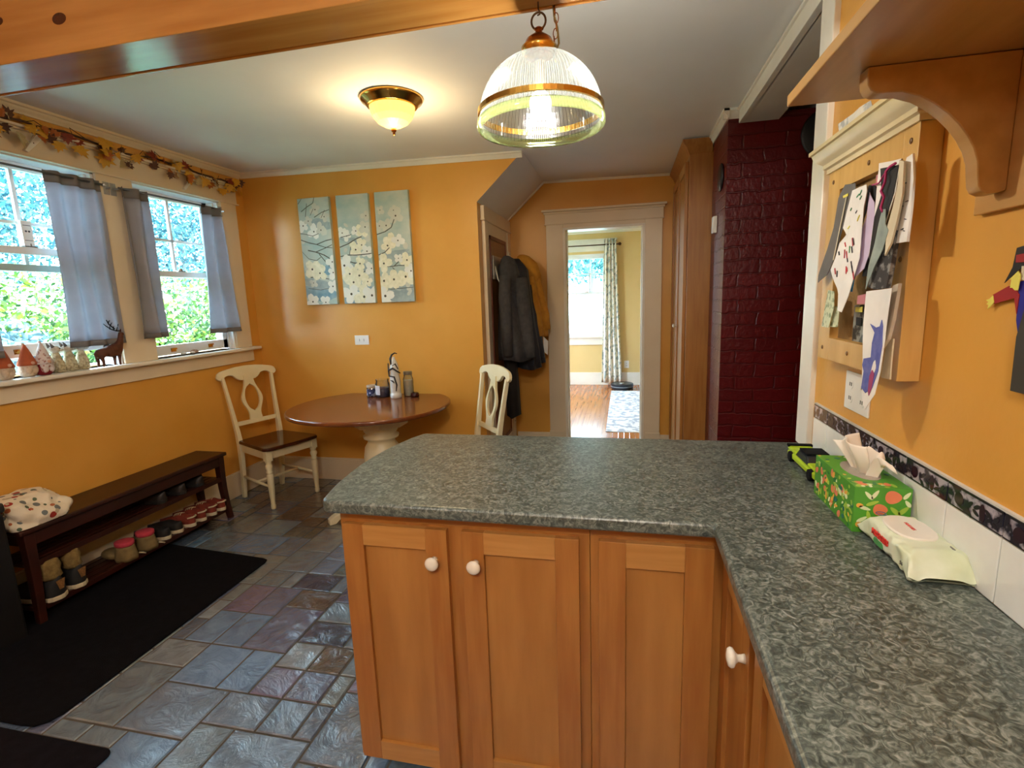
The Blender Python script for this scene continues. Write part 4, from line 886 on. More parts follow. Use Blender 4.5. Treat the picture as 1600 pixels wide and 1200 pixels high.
# pack of wipes
wp = thing('wipes_pack', (.56, 1.07, .915), 'soft pack of baby wipes with pale green wrapper and oval lid', 'wipes')
def pack(u, v):
    th = u*2*PI; c, s_ = math.cos(th), math.sin(th)
    e = .45; cx = (abs(c)**e)*(1 if c >= 0 else -1); sz = (abs(s_)**e)*(1 if s_ >= 0 else -1)
    L2 = .103; yy = 1.067 + (v-.5)*2*L2
    end = max(0, (abs(v-.5)*2-.72)/.28); hh = .026*(1-end**1.6*.93); ww = .050*(1+.10*end)
    wr = .0022*math.sin(th*5+v*31)*(.3+end) + .0016*noise.noise(Vector((th*2, v*14, 3)))*2
    zc_ = .915+.0275 - (.018*end if v < .5 else .010*end)
    return (.556 + cx*(ww+wr), yy, max(.9155, zc_ + sz*(hh+wr)))
t = MB(); t.grid(pack, 64, 48); t.build('wrapper', mat('wipes_wrapper', 'dfe6d0', .3, col2='cfd8b4', scale=14), wp, smooth=True)
t = MB(); 
for (s_, z_) in ((1, .9695), (.94, .9725)):
    pass
t.prism([(.555+.038*(abs(math.cos(q*PI/18))**.8)*(1 if math.cos(q*PI/18) >= 0 else -1), 1.085+.055*(abs(math.sin(q*PI/18))**.8)*(1 if math.sin(q*PI/18) >= 0 else -1)) for q in range(36)], Matrix.Translation((0, 0, .966)), .0065)
t.build('lid', mat('lid_plastic', 'ece6dc', .35), wp, bevel=.003, seg=3)
RT = mat('red_print', 'd2342c', .4); GT = mat('green_print', '4f9a58', .4)
text_mesh('brand_text', 'HUGGIES', .0155, frame((0, -1, 0), (0, 0, 1), (.5035, 1.082, .9475)), RT, wp, .0012, .0006)
t = MB(); t.prism([(-.017+.004*math.cos(q*PI/8)*1 if False else (-.013 if math.cos(q*PI/8) < 0 else .013)+.007*math.cos(q*PI/8), .006*math.sin(q*PI/8)) for q in range(16)], frame((0, -1, 0), (0, 0, 1), (.5055, 1.088, .9315)), .0012); t.build('green_badge', GT, wp)
text_mesh('lid_text', 'HUGGIES', .0085, frame((0, -1, 0), (1, 0, 0), (.556, 1.085, .973)), RT, wp, .0004)
t = MB(); t.prism([(-.008, -.006), (.008, -.006), (.008, .006), (-.008, .006)], frame((0, -1, 0), (1, 0, 0), (.585, 1.012, .9665)), .001); t.build('grey_mark', mat('grey_print', '6b6b60', .4), wp)
t = MB(); t.tube([(.535+.009*math.cos(q*PI/10), 1.152+.009*math.sin(q*PI/10), .969) for q in range(20)], .0009, 5, closed=True); t.build('ring_mark', mat('blue_print', '5a5f8a', .4), wp)
text_mesh('count_text', '56', .010, frame((0, -1, 0), (0, 0, 1), (.5045, 1.0, .936)), mat('grey_print', ''), wp, .0008)
# toy truck
LIME = mat('lime_plastic', 'b6d428', .3); tk = thing('toy_truck', (.545, 1.56, .915), 'lime green toy truck with black roof on the counter', 'toy')
t = MB(); t.box(.508, 1.46, .927, .578, 1.695, .945); t.box(.510, 1.63, .945, .576, 1.70, .958); t.box(.512, 1.46, .945, .574, 1.53, .955); t.build('body', LIME, tk, bevel=.005, seg=3)
t = MB(); t.prism([(1.52, .945), (1.535, .972), (1.60, .974), (1.635, .945)][::1], frame((0, 1, 0), (0, 0, 1), (.512, 0, 0)), .062); t.build('cab', mat('smoke_plastic', '23262a', .12), tk, bevel=.004)
t = MB(); t.box(.513, 1.54, .974, .573, 1.60, .978); t.build('roof', BLACK, tk, bevel=.001)
t = MB(); t.box(.508, 1.685, .955, .578, 1.70, .963); t.build('bumper', BLACK, tk, bevel=.001)
for (x, y) in ((.512, 1.49), (.574, 1.49), (.512, 1.66), (.574, 1.66)):
    t = MB(); t.lathe([(.006, -.008), (.016, -.008), (.017, 0), (.016, .008), (.006, .008)], (0, 0, 0), 20, 0, frame((0, 1, 0), (0, 0, 1), (x, y, .932))); t.build('wheel', BLACK, tk, smooth=True)

# ------------------------------------------------------------ bench, mat, shoes
bn = thing('shoe_bench', (-2.81, 2.22, 0), 'low dark espresso wooden bench with two shoe shelves under the windows', 'bench')
bx0, bx1, by0, by1 = -2.93, -2.69, 1.625, 2.825
t = MB(); t.box(bx0-.0, by0-.02, .447, bx1+.012, by1+.02, .472); t.build('seat_board', DKWOOD, bn, bevel=.008, seg=3)
t = MB(); t.box(bx1-.022, by0+.03, .385, bx1-.004, by1-.03, .447); t.box(bx0+.004, by0+.03, .385, bx0+.02, by1-.03, .447); t.box(bx0+.02, by0+.01, .385, bx1-.02, by0+.026, .447); t.box(bx0+.02, by1-.026, .385, bx1-.02, by1-.01, .447)
t.build('apron', DKWOOD, bn, bevel=.002)
for (x, y, sx, sy) in ((bx1-.022, by0+.022, 1, -1), (bx1-.022, by1-.022, 1, 1), (bx0+.022, by0+.022, 0, -1), (bx0+.022, by1-.022, 0, 1)):
    t = MB(); pr = [(0, .024, 0), (.10, .018, .0), (.25, .020, 0), (.447, .024, 0)]
    rings = [(z, r_, .018*(1-min(1, z/.28))**1.6) for z in (0, .05, .10, .16, .22, .30, .447) for r_ in (.016 + .007*(z/.447),)]
    v = []; 
    for (z, r_, o_) in rings:
        cx = x + sx*o_; cy = y + sy*o_
        v += [(cx-r_, cy-r_, z), (cx+r_, cy-r_, z), (cx+r_, cy+r_, z), (cx-r_, cy+r_, z)]
    f = [(i*4+k_, i*4+(k_+1) % 4, (i+1)*4+(k_+1) % 4, (i+1)*4+k_) for i in range(len(rings)-1) for k_ in range(4)] + [(0, 3, 2, 1), tuple(len(v)-4+q for q in range(4))]
    t.add(v, f); t.build('leg', DKWOOD, bn, bevel=.003)
for z in (.062, .285):
    t = MB()
    for i in range(5): t.box(bx0+.01+i*.046, by0+.02, z, bx0+.047+i*.046, by1-.02, z+.014)
    t.box(bx1-.024, by0+.04, z-.01, bx1-.008, by1-.04, z+.02); t.box(bx0+.01, by0+.01, z-.008, bx1-.01, by0+.03, z+.01); t.box(bx0+.01, by1-.03, z-.008, bx1-.01, by1-.01, z+.01)
    t.build('shelf', DKWOOD, bn, bevel=.0015)

def rounded(x0, y0, x1, y1, r, cs=(1, 1, 1, 1), n=6):
    P_ = []
    for (cx, cy, a0, on) in ((x1-r, y1-r, 0, cs[0]), (x0+r, y1-r, PI/2, cs[1]), (x0+r, y0+r, PI, cs[2]), (x1-r, y0+r, 3*PI/2, cs[3])):
        if on: P_ += [(cx + r*math.cos(a0+q*PI/2/n), cy + r*math.sin(a0+q*PI/2/n)) for q in range(n+1)]
        else: P_.append((cx + r*(1 if a0 in (0, 3*PI/2) else -1), cy + r*(1 if a0 in (0, PI/2) else -1)))
    return P_
MATB = mat('black_carpet', '101015', .95, col2='0b0b0f', scale=30, bump=.4, bscale=420, spec=.1)
t = MB(); ol = rounded(-2.66, 1.14, -1.998, 2.335, .035)
t.prism([(-2.925, 1.145), (-2.10, 1.145), (-2.045, 1.150), (-2.015, 1.175), (-1.998, 1.215), (-2.003, 2.300), (-2.012, 2.325), (-2.04, 2.336), (-2.925, 2.412)], Matrix.Translation((0, 0, .0005)), .009)
o = t.build('door_mat', MATB, None, origin=(-2.3, 1.75, 0), bevel=.003); tag(o, 'long black runner mat in front of the shoe bench', 'mat')
t = MB(); t.prism(rounded(-2.75, -.4, -1.655, 1.125, .03), Matrix.Translation((0, 0, .0005)), .008)
o = t.build('door_mat', mat('dark_carpet', '17151c', .95, col2='100f15', scale=25, bump=.4, bscale=420, spec=.1), None, origin=(-2.2, .4, 0), bevel=.003); tag(o, 'second dark mat in the corner nearest the viewer', 'mat')
bi = thing('storage_bin', (-2.79, 1.37, 0), 'black bin at the near end of the shoe bench', 'bin')
t = MB(); t.box(-2.93, 1.16, .0, -2.645, 1.545, .60); t.build('body', mat('black_bin', '0d0d10', .5), bi, bevel=.012)
t = MB(); t.box(-2.935, 1.15, .60, -2.638, 1.552, .645); t.build('lid', mat('dark_grey_lid', '2c2a28', .5), bi, bevel=.012)

def shoe(loc, rz, label, upper, sole, ln=.24, wd=.044, hgt=.085, patch=None, stripe=None, cuff=None, lace=None, group='shoes on the bench shelves', name='sneaker'):
    """heel at the local origin pointing +x, toe towards -x"""
    o = thing(name, loc, label, 'shoe', group, rz)
    def out(s, k=1.0):
        w_ = wd*(.72 + .30*math.sin(min(1, s*1.1)*PI*.85)) * (1 if s < .8 else math.sqrt(max(.02, 1-((s-.8)/.2)**2))*.98+.02)
        if s < .12: w_ *= math.sqrt(max(.05, 1-((.12-s)/.12)**2))
        return w_*k
    N = 16; ss = [i/N for i in range(N+1)]
    pts = [(-s*ln, out(s)) for s in ss] + [(-s*ln, -out(s)) for s in reversed(ss)]
    t = MB(); t.prism(pts, Matrix.Identity(4), .024); t.build('sole', sole, o, world=False, bevel=.004)
    def hz(s): 
        if s < .30: return hgt*(1 - .10*math.sin(s/.30*PI))
        if s < .45: return hgt*(1.0+.05*math.sin((s-.3)/.15*PI))
        return hgt*(.42 + .58*max(0.0, 1-((s-.45)/.55))**1.1) 
    t = MB(); K = 14
    v = []; 
    for s in ss:
        for k in range(K):
            th = PI*k/(K-1); c, s_ = math.cos(th), math.sin(th)
            v.append((-s*ln*.98-.002, out(s, .96)*(abs(c)**.7)*(1 if c >= 0 else -1)*(1-.18*s_), .020 + hz(s)*(max(0.0, s_)**.6)))
    f = [(i*K+k, i*K+k+1, (i+1)*K+k+1, (i+1)*K+k) for i in range(N) for k in range(K-1)] + [tuple(range(K)), tuple(range(N*K, N*K+K))[::-1]]
    t.add(v, f); t.build('upper', upper, o, world=False, smooth=True)
    if patch:
        t = MB(); q = [(-.026, .085*hgt/.085), (.026, .085*hgt/.085), (.012, .052), (-.012, .052)]
        t.prism([(p[0]*.85, p[1]) for p in q], frame((0, 1, 0), (0, 0, 1), (-.0015, 0, 0)), .003); t.build('heel_patch', patch, o, world=False, bevel=.001)
    if stripe:
        t = MB(); t.tube([(-.03, -wd*.80, .062), (-.002, -wd*.42, .066), (.003, 0, .067), (-.002, wd*.42, .066), (-.03, wd*.80, .062)], .0035, 6, flat=1.5); t.build('heel_stripe', stripe, o, world=False, smooth=True)
    if cuff:
        t = MB(); t.lathe([(wd*.62, hgt+.005), (wd*.80, hgt+.02), (wd*.72, hgt+.045), (wd*.78, hgt+.07), (wd*.66, hgt+.10), (wd*.5, hgt+.105)], (-.055, 0, 0), 24, 0, None, 1.25, 1.0, flute=lambda k, z: 1+.05*math.sin(k*1.9+z*90)); t.build('cuff', cuff, o, world=False, smooth=True)
    if lace:
        t = MB()
        for i in range(4): s = .34+i*.06; t.tube([(-s*ln, -.02, .020+hz(s)*.97), (-(s+.02)*ln, 0, .024+hz(s)), (-s*ln, .02, .020+hz(s)*.97)], .002, 5)
        t.build('lace', lace, o, world=False)
    return o
KHK = mat('khaki_knit', '8a7342', .95, col2='6f5a30', scale=60, bump=.3, bscale=150); BKS = mat('black_canvas', '0f0e10', .7); OFFW = mat('rubber_cream', 'cfc3a4', .6); TAN = mat('tan_patch', '8f6638', .7, col2='6a4824', scale=90)
REDS = mat('red_brown_suede', '7c2a16', .8, col2='64200f', scale=30); OLV = mat('olive_canvas', '7d6a42', .9, col2='6b5936', scale=30); PKR = mat('coral_knit', 'b8384a', .9, scale=60)
LZ1 = .078; HX = -2.668
shoe((HX, 1.720, LZ1), .12, 'black sneaker with khaki cuff and white sole, nearest on the lower bench shelf', BKS, OFFW, patch=TAN, cuff=KHK, hgt=.10, wd=.055, ln=.245, lace=OFFW)
shoe((HX-.01, 1.828, LZ1), .12, 'second black sneaker with khaki cuff, just behind the nearest one', BKS, OFFW, patch=TAN, cuff=KHK, hgt=.10, wd=.048, ln=.245, lace=OFFW)
def bootie(loc, rz, label):
    o = thing('bootie', loc, label, 'shoe', 'shoes on the bench shelves', rz)
    t = MB(); pr = [(.050, 0), (.052, .02), (.047, .045), (.043, .07), (.040, .085)]
    t.lathe(pr, (-.055, 0, 0), 28, 0, None, 1.15, 1.0, flute=lambda k, z: 1+(.05 if z < .03 else .02)*math.sin(k*1.35)); t.build('upper', OLV, o, world=False, smooth=True)
    t = MB(); t.ball((-.13, 0, .03), (.07, .046, .032), 10); t.build('toe', OLV, o, world=False, smooth=True)
    t = MB(); t.lathe([(.0405, .082), (.043, .088), (.043, .105), (.038, .108)], (-.055, 0, 0), 28, 0, None, 1.15, 1.0); t.build('knit_trim', PKR, o, world=False, smooth=True)
    t = MB(); t.tube([(-.01, .035, .02), (.005, .05, .012), (.008, .06, .004)], .004, 6); t.build('tag', OFFW, o, world=False, smooth=True)
    return o
bootie((HX-.005, 2.10, LZ1), .1, 'olive bootie with coral trim, nearer of the two on the lower shelf')
bootie((HX-.005, 2.225, LZ1), .1, 'olive bootie with coral trim, farther of the two on the lower shelf')
shoe((HX-.02, 2.34, LZ1), .1, 'low black shoe with thin white sole beside the coral trimmed booties', BKS, OFFW, hgt=.055, wd=.040)
shoe((HX-.02, 2.43, LZ1), .1, 'low black shoe with thin white sole beside the rust sneakers', BKS, OFFW, hgt=.055, wd=.040)
for (y, lb, r0) in ((2.520, 'rust suede sneaker with white stripe, next to the low black shoes', .15), (2.603, 'rust suede sneaker, second from the black shoes', .1), (2.690, 'rust suede sneaker with dark collar, third along the shelf', .1), (2.768, 'rust suede sneaker at the far end of the lower shelf', .05)):
    shoe((HX-.01, y, LZ1), r0, lb, REDS, OFFW, hgt=.062, wd=.037, stripe=OFFW, lace=OFFW, group='rust sneakers on the lower bench shelf', cuff=None)
DKS = mat('dark_leather', '1d1512', .5)
for (y, lb) in ((2.36, 'dark shoe on the middle bench shelf, nearest of the three'), (2.50, 'dark shoe in the middle of the upper shoe row'), (2.64, 'dark shoe at the far end of the middle bench shelf')):
    shoe((HX-.03, y, .301), .1, lb, DKS, mat('black_sole', '120e0c', .7), hgt=.05, wd=.040, group='dark shoes on the middle bench shelf')

# blanket on the bench
FLC = bpy.data.materials.new('printed_fleece'); FLC.use_nodes = True; nt = FLC.node_tree; b = nt.nodes['Principled BSDF']; b.inputs['Roughness'].default_value = .95
tc = nt.nodes.new('ShaderNodeTexCoord'); last = None
base_c = nt.nodes.new('ShaderNodeRGB'); base_c.outputs[0].default_value = lin('e3d8c2'); last = base_c.outputs[0]
for i, (cc_, sc_, off_, th_) in enumerate((('9c2a20', 16, 0, .24), ('6f7270', 19, 5, .27), ('b0623a', 17, 11, .20), ('5c6a52', 21, 23, .20), ('b9a98c', 14, 31, .25))):
    mp = nt.nodes.new('ShaderNodeMapping'); mp.inputs['Location'].default_value = (off_, off_*.7, off_*.3); nt.links.new(tc.outputs['Object'], mp.inputs[0])
    vo = nt.nodes.new('ShaderNodeTexVoronoi'); vo.inputs['Scale'].default_value = sc_; nt.links.new(mp.outputs[0], vo.inputs['Vector'])
    lt = nt.nodes.new('ShaderNodeMath'); lt.operation = 'LESS_THAN'; lt.inputs[1].default_value = th_; nt.links.new(vo.outputs['Distance'], lt.inputs[0])
    m_ = nt.nodes.new('ShaderNodeMix'); m_.data_type = 'RGBA'; nt.links.new(lt.outputs[0], m_.inputs[0]); nt.links.new(last, m_.inputs[6]); m_.inputs[7].default_value = lin(cc_); last = m_.outputs[2]
nt.links.new(last, b.inputs['Base Color'])
n2 = nt.nodes.new('ShaderNodeTexNoise'); n2.inputs['Scale'].default_value = 220; nt.links.new(tc.outputs['Object'], n2.inputs['Vector']); bp = nt.nodes.new('ShaderNodeBump'); bp.inputs['Strength'].default_value = .4; bp.inputs['Distance'].default_value = .004; nt.links.new(n2.outputs['Fac'], bp.inputs['Height']); nt.links.new(bp.outputs['Normal'], b.inputs['Normal'])
def blank(u, v):
    th = u*2*PI; ph = v*PI*.5
    e = .6
    cx = math.cos(th); cy = math.sin(th)
    r_ = max(0.0, math.cos(ph))**.45
    x = -2.80 + .118*r_*(abs(cx)**e)*(1 if cx >= 0 else -1); y = 1.715 + .145*r_*(abs(cy)**e)*(1 if cy >= 0 else -1); z = .4735 + .135*max(0.0, math.sin(ph))**.8
    f1 = (abs(math.sin((z-.47)*34 + y*11 + x*6 + 2*math.sin(x*14)))-.5)*.030*max(0.0, math.cos(ph))**.3
    nn_ = noise.noise(Vector((x*9, y*9, z*9)))*.030 + noise.noise(Vector((x*24, y*24, z*24)))*.014
    d = Vector((cx, cy, .35)).normalized()
    p = Vector((x, y, z)) + d*(f1+nn_)
    p.z = max(p.z, .4735); p.x = max(p.x, -2.925)
    return p
t = MB(); t.grid(blank, 120, 44)
o = t.build('fleece_blanket', FLC, None, smooth=True, origin=(-2.8, 1.7, .4735)); tag(o, 'bunched cream fleece blanket with red and grey prints on the bench', 'blanket')

# ------------------------------------------------------------ table
tbx, tby = -1.735, 3.16
tt = thing('pedestal_table', (tbx, tby, 0), 'round pedestal table with stained oak top, flat side against the wall', 'table')
ol = []
for i in range(64):
    a = 2*PI*i/64; c, s_ = math.cos(a), math.sin(a)
    x = tbx + .555*(abs(c)**.95)*(1 if c >= 0 else -1); y = tby + .535*(abs(s_)**.95)*(1 if s_ >= 0 else -1)
    ol.append((x, min(y, 3.575)))
seen = []
for p in ol:
    if not seen or (Vector(p)-Vector(seen[-1])).length > .004: seen.append(p)
t = MB(); t.prism(seen, Matrix.Translation((0, 0, .722)), .028); soft(t.build('table_top', OAKD, tt, bevel=.010, seg=4), 1.0)
pcx, pcy = -1.64, 3.10
t = MB(); t.lathe([(.155, .10), (.16, .13), (.12, .16), (.09, .20), (.085, .24), (.11, .27), (.118, .32), (.125, .40), (.115, .47), (.095, .50), (.09, .52), (.118, .535), (.122, .55), (.10, .565), (.115, .585), (.118, .62)], (pcx, pcy, 0), 36); t.build('pedestal', CREAM, tt, smooth=True)
t = MB(); t.prism([(pcx + .19*math.cos(PI/8+q*PI/4), pcy + .17*math.sin(PI/8+q*PI/4)) for q in range(8)], Matrix.Translation((0, 0, .62)), .102); t.prism([(0, 0), (.22, 0), (.22, .03), (.0, .09)], frame((1, 0, 0), (0, 0, -1), (pcx+.1, pcy+.02, .722)), .03); t.build('top_block', CREAM, tt, bevel=.006)
for a in (225, 315, 135, 45):
    dx, dy = math.cos(math.radians(a)), math.sin(math.radians(a))
    t = MB(); t.prism([(.10, .22), (.18, .17), (.28, .085), (.37, .05), (.40, .03), (.40, .0), (.36, .0), (.33, .025), (.22, .06), (.12, .10)], frame((dx, dy, 0), (0, 0, 1), (pcx + dy*.03, pcy - dx*.03, 0)), -.06)
    t.build('foot', CREAM, tt, bevel=.005)

# ------------------------------------------------------------ chairs
def make_chair(label):
    o = thing('dining_chair', (0, 0, 0), label, 'chair', 'cream chairs at the round table')
    SW = mat('chair_seat_wood', '4c2210', .13, col2='3d1a0a', scale=4, stretch=(1, 7, 1), detail=5)
    pts = [(.235, .17), (.225, .205), (.19, .222), (-.17, .185), (-.20, .165), (-.20, -.165), (-.17, -.185), (.19, -.222), (.225, -.205), (.235, -.17), (.245, 0)]
    t = MB(); t.prism(pts, Matrix.Translation((0, 0, .437)), .026); t.build('seat', SW, o, world=False, bevel=.009, seg=3)
    t = MB(); t.box(.185, -.17, .375, .203, .17, .437); t.box(-.185, -.15, .375, -.168, .15, .437)
    for s in (-1, 1): t.add([(-.17, s*.150, .375), (.19, s*.185, .375), (.19, s*.185, .437), (-.17, s*.150, .437), (-.17, s*.168, .375), (.19, s*.203, .375), (.19, s*.203, .437), (-.17, s*.168, .437)], [(0, 1, 2, 3), (7, 6, 5, 4), (0, 4, 5, 1), (1, 5, 6, 2), (2, 6, 7, 3), (3, 7, 4, 0)])
    t.build('seat_frame', CREAM, o, world=False, bevel=.002)
    prof = [(.012, 0), (.017, .006), (.018, .03), (.014, .04), (.017, .048), (.015, .056), (.020, .12), (.0235, .22), (.024, .255), (.018, .266), (.024, .276), (.024, .284), (.018, .294), (.026, .315), (.026, .325), (.018, .342), (.023, .350), (.023, .362)]
    for s in (-1, 1):
        t = MB(); t.lathe(prof, (.187, s*.185, 0), 20); t.box(.164, s*.185-.0225, .362, .210, s*.185+.0225, .437); soft(t.build('leg', CREAM, o, world=False), .9)
        # rear post: leg and stile in one sweep
        t = MB(); cs = [(-.235, .158, 0, .017), (-.215, .160, .15, .018), (-.198, .163, .32, .020), (-.195, .165, .44, .021), (-.203, .168, .52, .019), (-.229, .176, .68, .016), (-.257, .186, .84, .0145), (-.273, .193, .935, .014)]
        v = []
        for (x, y, z, r_) in cs: v += [(x-r_, s*y-r_*.8, z), (x+r_, s*y-r_*.8, z), (x+r_, s*y+r_*.8, z), (x-r_, s*y+r_*.8, z)]
        n = len(cs); f = [(i*4+k, i*4+(k+1) % 4, (i+1)*4+(k+1) % 4, (i+1)*4+k) for i in range(n-1) for k in range(4)] + [(3, 2, 1, 0), tuple(4*n-4+q for q in range(4))]
        t.add(v, f); t.build('rear_post', CREAM, o, world=False, bevel=.004)
        t = MB(); t.tube([(.187, s*.185, .165), (-.01, s*.175, .170), (-.21, s*.161, .175)], [.008, .0115, .008], 10); t.build('stretcher', CREAM, o, world=False, smooth=True)
    t = MB(); t.tube([(-.01, -.175, .170), (-.01, 0, .170), (-.01, .175, .170)], [.008, .0115, .008], 10); t.build('stretcher', CREAM, o, world=False, smooth=True)
    # reclined back plane: local (y, up)
    M = frame((0, 1, 0), (-.160, 0, .987), (-.205, 0, .50))
    t = MB(); t.prism([(-.165, .065), (.165, .065), (.165, .098), (-.165, .098)], M @ Matrix.Translation((0, 0, -.010)), .02); t.build('lower_rail', CREAM, o, world=False, bevel=.003)
    # splat with an oval opening: two halves
    H0, H1 = .09, .44
    def wv(q): 
        z = (q-H0)/(H1-H0)
        return .034 + .048*math.exp(-((z-.48)/.25)**2) + .014*math.exp(-((z-0)/.12)**2)
    def hv(q):
        c = H0 + .50*(H1-H0); rr = .285*(H1-H0); d = (q-c)/rr
        return .056*math.sqrt(1-d*d) if abs(d) < 1 else 0.0
    t = MB(); NN = 36
    for s in (-1, 1):
        v = []
        for i in range(NN+1):
            q = H0 + (H1-H0)*i/NN; a, b_ = hv(q), wv(q)
            for (y_, zz) in ((a, -.008), (b_, -.008), (b_, .008), (a, .008)): v.append(M @ Vector((s*y_, q, zz)))
        f = [(i*4+k, i*4+(k+1) % 4, (i+1)*4+(k+1) % 4, (i+1)*4+k) for i in range(NN) for k in range(4)] + [(0, 1, 2, 3), (4*NN, 4*NN+3, 4*NN+2, 4*NN+1)]
        t.add(v, f)
    soft(t.build('splat', CREAM, o, world=False), .9)
    # crest rail, bowed backwards
    top = [(-.232, .435), (-.236, .452), (-.228, .474), (-.205, .488), (-.15, .500), (-.08, .510), (0, .514), (.08, .510), (.15, .500), (.205, .488), (.228, .474), (.236, .452), (.232, .435)]
    bot = [(-.222, .424), (-.205, .420), (-.19, .430), (-.165, .447), (-.14, .452), (-.11, .446), (-.085, .418), (-.06, .404), (0, .400), (.06, .404), (.085, .418), (.11, .446), (.14, .452), (.165, .447), (.19, .430), (.205, .420), (.222, .424)]
    def ev(arr, y):
        for (a, b_) in zip(arr, arr[1:]):
            if a[0] <= y <= b_[0]: u = (y-a[0])/(b_[0]-a[0]+1e-9); return a[1]*(1-u)+b_[1]*u
        return arr[-1][1] if y > 0 else arr[0][1]
    t = MB(); v = []; NN = 48
    for i in range(NN+1):
        y_ = -.236 + .472*i/NN; u_ = abs(y_)/.236
        hi = ev([(-.236, .450)] + top[2:-2] + [(.236, .450)], y_); lo = ev([(-.236, .440)] + bot + [(.236, .440)], y_)
        bow = .012*(1-u_*u_)
        for (q, zz) in ((lo, -.012), (hi, -.010), (hi, .010), (lo, .012)): v.append(M @ Vector((y_, q, zz)) - Vector((bow, 0, 0)))
    f = [(i*4+k, i*4+(k+1) % 4, (i+1)*4+(k+1) % 4, (i+1)*4+k) for i in range(NN) for k in range(4)] + [(0, 1, 2, 3), (4*NN, 4*NN+3, 4*NN+2, 4*NN+1)]
    t.add(v, f); t.build('crest_rail', CREAM, o, world=False, smooth=False, bevel=.005, seg=3)
    return o
ch1 = make_chair('cream chair with dark seat in the corner between bench and table')
ch2 = dup(ch1, (-1.07, 3.10, 0), 'cream chair pulled up to the table in front of the hanging coats', math.radians(-140))
ch1.location = (-2.592, 3.232, 0); ch1.rotation_euler = (0, 0, math.radians(-20))

# ------------------------------------------------------------ on the table
JG = clear('jar_glass', 'f2f6f4', .10, .03)
jr = thing('jar', (-1.868, 3.44, .7505), 'short jar with dark blue label, at the window end of the group', 'jar')
t = MB(); t.lathe([(.036, 0), (.038, .004), (.038, .062), (.034, .07), (.034, .078)], (-1.868, 3.44, .7505), 28, cap=False); t.build('glass', JG, jr, smooth=True)
t = MB(); t.lathe([(.0385, .012), (.0385, .055)], (-1.868, 3.44, .7505), 28, cap=False); t.lathe([(.035, .002), (.036, .058), (.002, .059)], (-1.868, 3.44, .7505), 24); t.build('label', mat('navy_label', '2c3a66', .4, col2='b8c2d8', scale=50, ramp=(.55, .6)), jr, smooth=True)
t = MB(); t.lathe([(.036, .072), (.037, .075), (.037, .086), (.034, .089)], (-1.868, 3.44, .7505), 28); t.build('lid', mat('jar_lid', 'd8d2c4', .3, .4), jr)
cj = thing('candle_jar', (-1.772, 3.43, .7505), 'glass candle jar with navy wax and white label', 'candle')
t = MB(); t.lathe([(.048, 0), (.053, .005), (.053, .10), (.046, .118), (.049, .128), (.049, .134)], (-1.772, 3.43, .7505), 32, cap=False); t.build('glass', JG, cj, smooth=True)
t = MB(); t.lathe([(.002, .003), (.050, .004), (.050, .070), (.002, .071)], (-1.772, 3.43, .7505), 32); t.build('wax', mat('navy_wax', '23284e', .4), cj, smooth=False)
t = MB(); t.grid(lambda u, v: (-1.772 + .0538*math.cos(-2.6+u*1.1), 3.43 + .0538*math.sin(-2.6+u*1.1), .7505+.022+.07*v), 10, 2); t.build('label', mat('pale_label', 'dfe0ea', .5), cj, smooth=True)
fg = thing('gnome_bottle', (-1.652, 3.40, .7505), 'tall white bottle figure with black ribbons and curled black tip', 'figurine')
t = MB(); t.lathe([(.038, 0), (.041, .004), (.041, .03), (.036, .034), (.037, .05), (.038, .13), (.034, .16), (.030, .19), (.034, .215), (.032, .235), (.025, .26), (.014, .285), (.008, .305)], (-1.652, 3.40, .7505), 28); t.build('bottle', mat('bottle_white', 'd9d9d4', .25, col2='c4c6c4', scale=20), fg, smooth=True)
t = MB()
bx_, by_, bz_ = -1.652, 3.40, .7505
t.tube([(bx_-.036, by_-.02, bz_+.26), (bx_-.034, by_-.024, bz_+.20), (bx_-.030, by_-.028, bz_+.165), (bx_+.012, by_-.036, bz_+.160), (bx_+.026, by_-.03, bz_+.10), (bx_+.020, by_-.035, bz_+.055)], [.004, .006, .006, .007, .006, .003], 8)
t.tube([(bx_-.028, by_-.03, bz_+.21), (bx_+.005, by_-.036, bz_+.225), (bx_+.030, by_-.02, bz_+.20), (bx_+.052, by_-.012, bz_+.185)], [.006, .008, .006, .004], 8)
t.tube([(bx_-.01, by_-.02, bz_+.25), (bx_-.022, by_-.01, bz_+.29), (bx_-.012, by_, bz_+.320), (bx_+.012, by_, bz_+.333), (bx_+.030, by_, bz_+.328)], [.009, .008, .007, .005, .003], 8)
t.tube([(bx_+.0, by_-.03, bz_+.24), (bx_+.018, by_-.02, bz_+.255), (bx_+.034, by_-.01, bz_+.215)], [.004, .006, .004], 8)
t.tube([(bx_-.02, by_-.034, bz_+.135), (bx_, by_-.04, bz_+.13), (bx_+.012, by_-.038, bz_+.115)], [.003, .006, .003], 8)
t.build('ribbon', mat('black_ribbon', '16141a', .35), fg, smooth=True)
mj = thing('mason_jar', (-1.585, 3.48, .7505), 'clear handled jar half full of white, behind the ribboned bottle', 'jar')
t = MB(); t.lathe([(.034, 0), (.038, .006), (.038, .13), (.030, .15), (.030, .165)], (-1.585, 3.48, .7505), 28, cap=False); t.build('glass', JG, mj, smooth=True)
t = MB(); t.lathe([(.002, .003), (.034, .004), (.034, .12), (.002, .121)], (-1.585, 3.48, .7505), 24); t.build('contents', mat('pale_contents', 'cfc8b2', .7, scale=40), mj)
t = MB(); t.lathe([(.031, .163), (.033, .166), (.033, .184), (.030, .186)], (-1.585, 3.48, .7505), 28); t.build('lid', mat('zinc_lid', '9c9a94', .3, .8), mj)
t = MB(); t.lathe([(.030, 0), (.032, .01), (.03, .028), (.018, .034)], (-1.520, 3.44, .7505), 20)
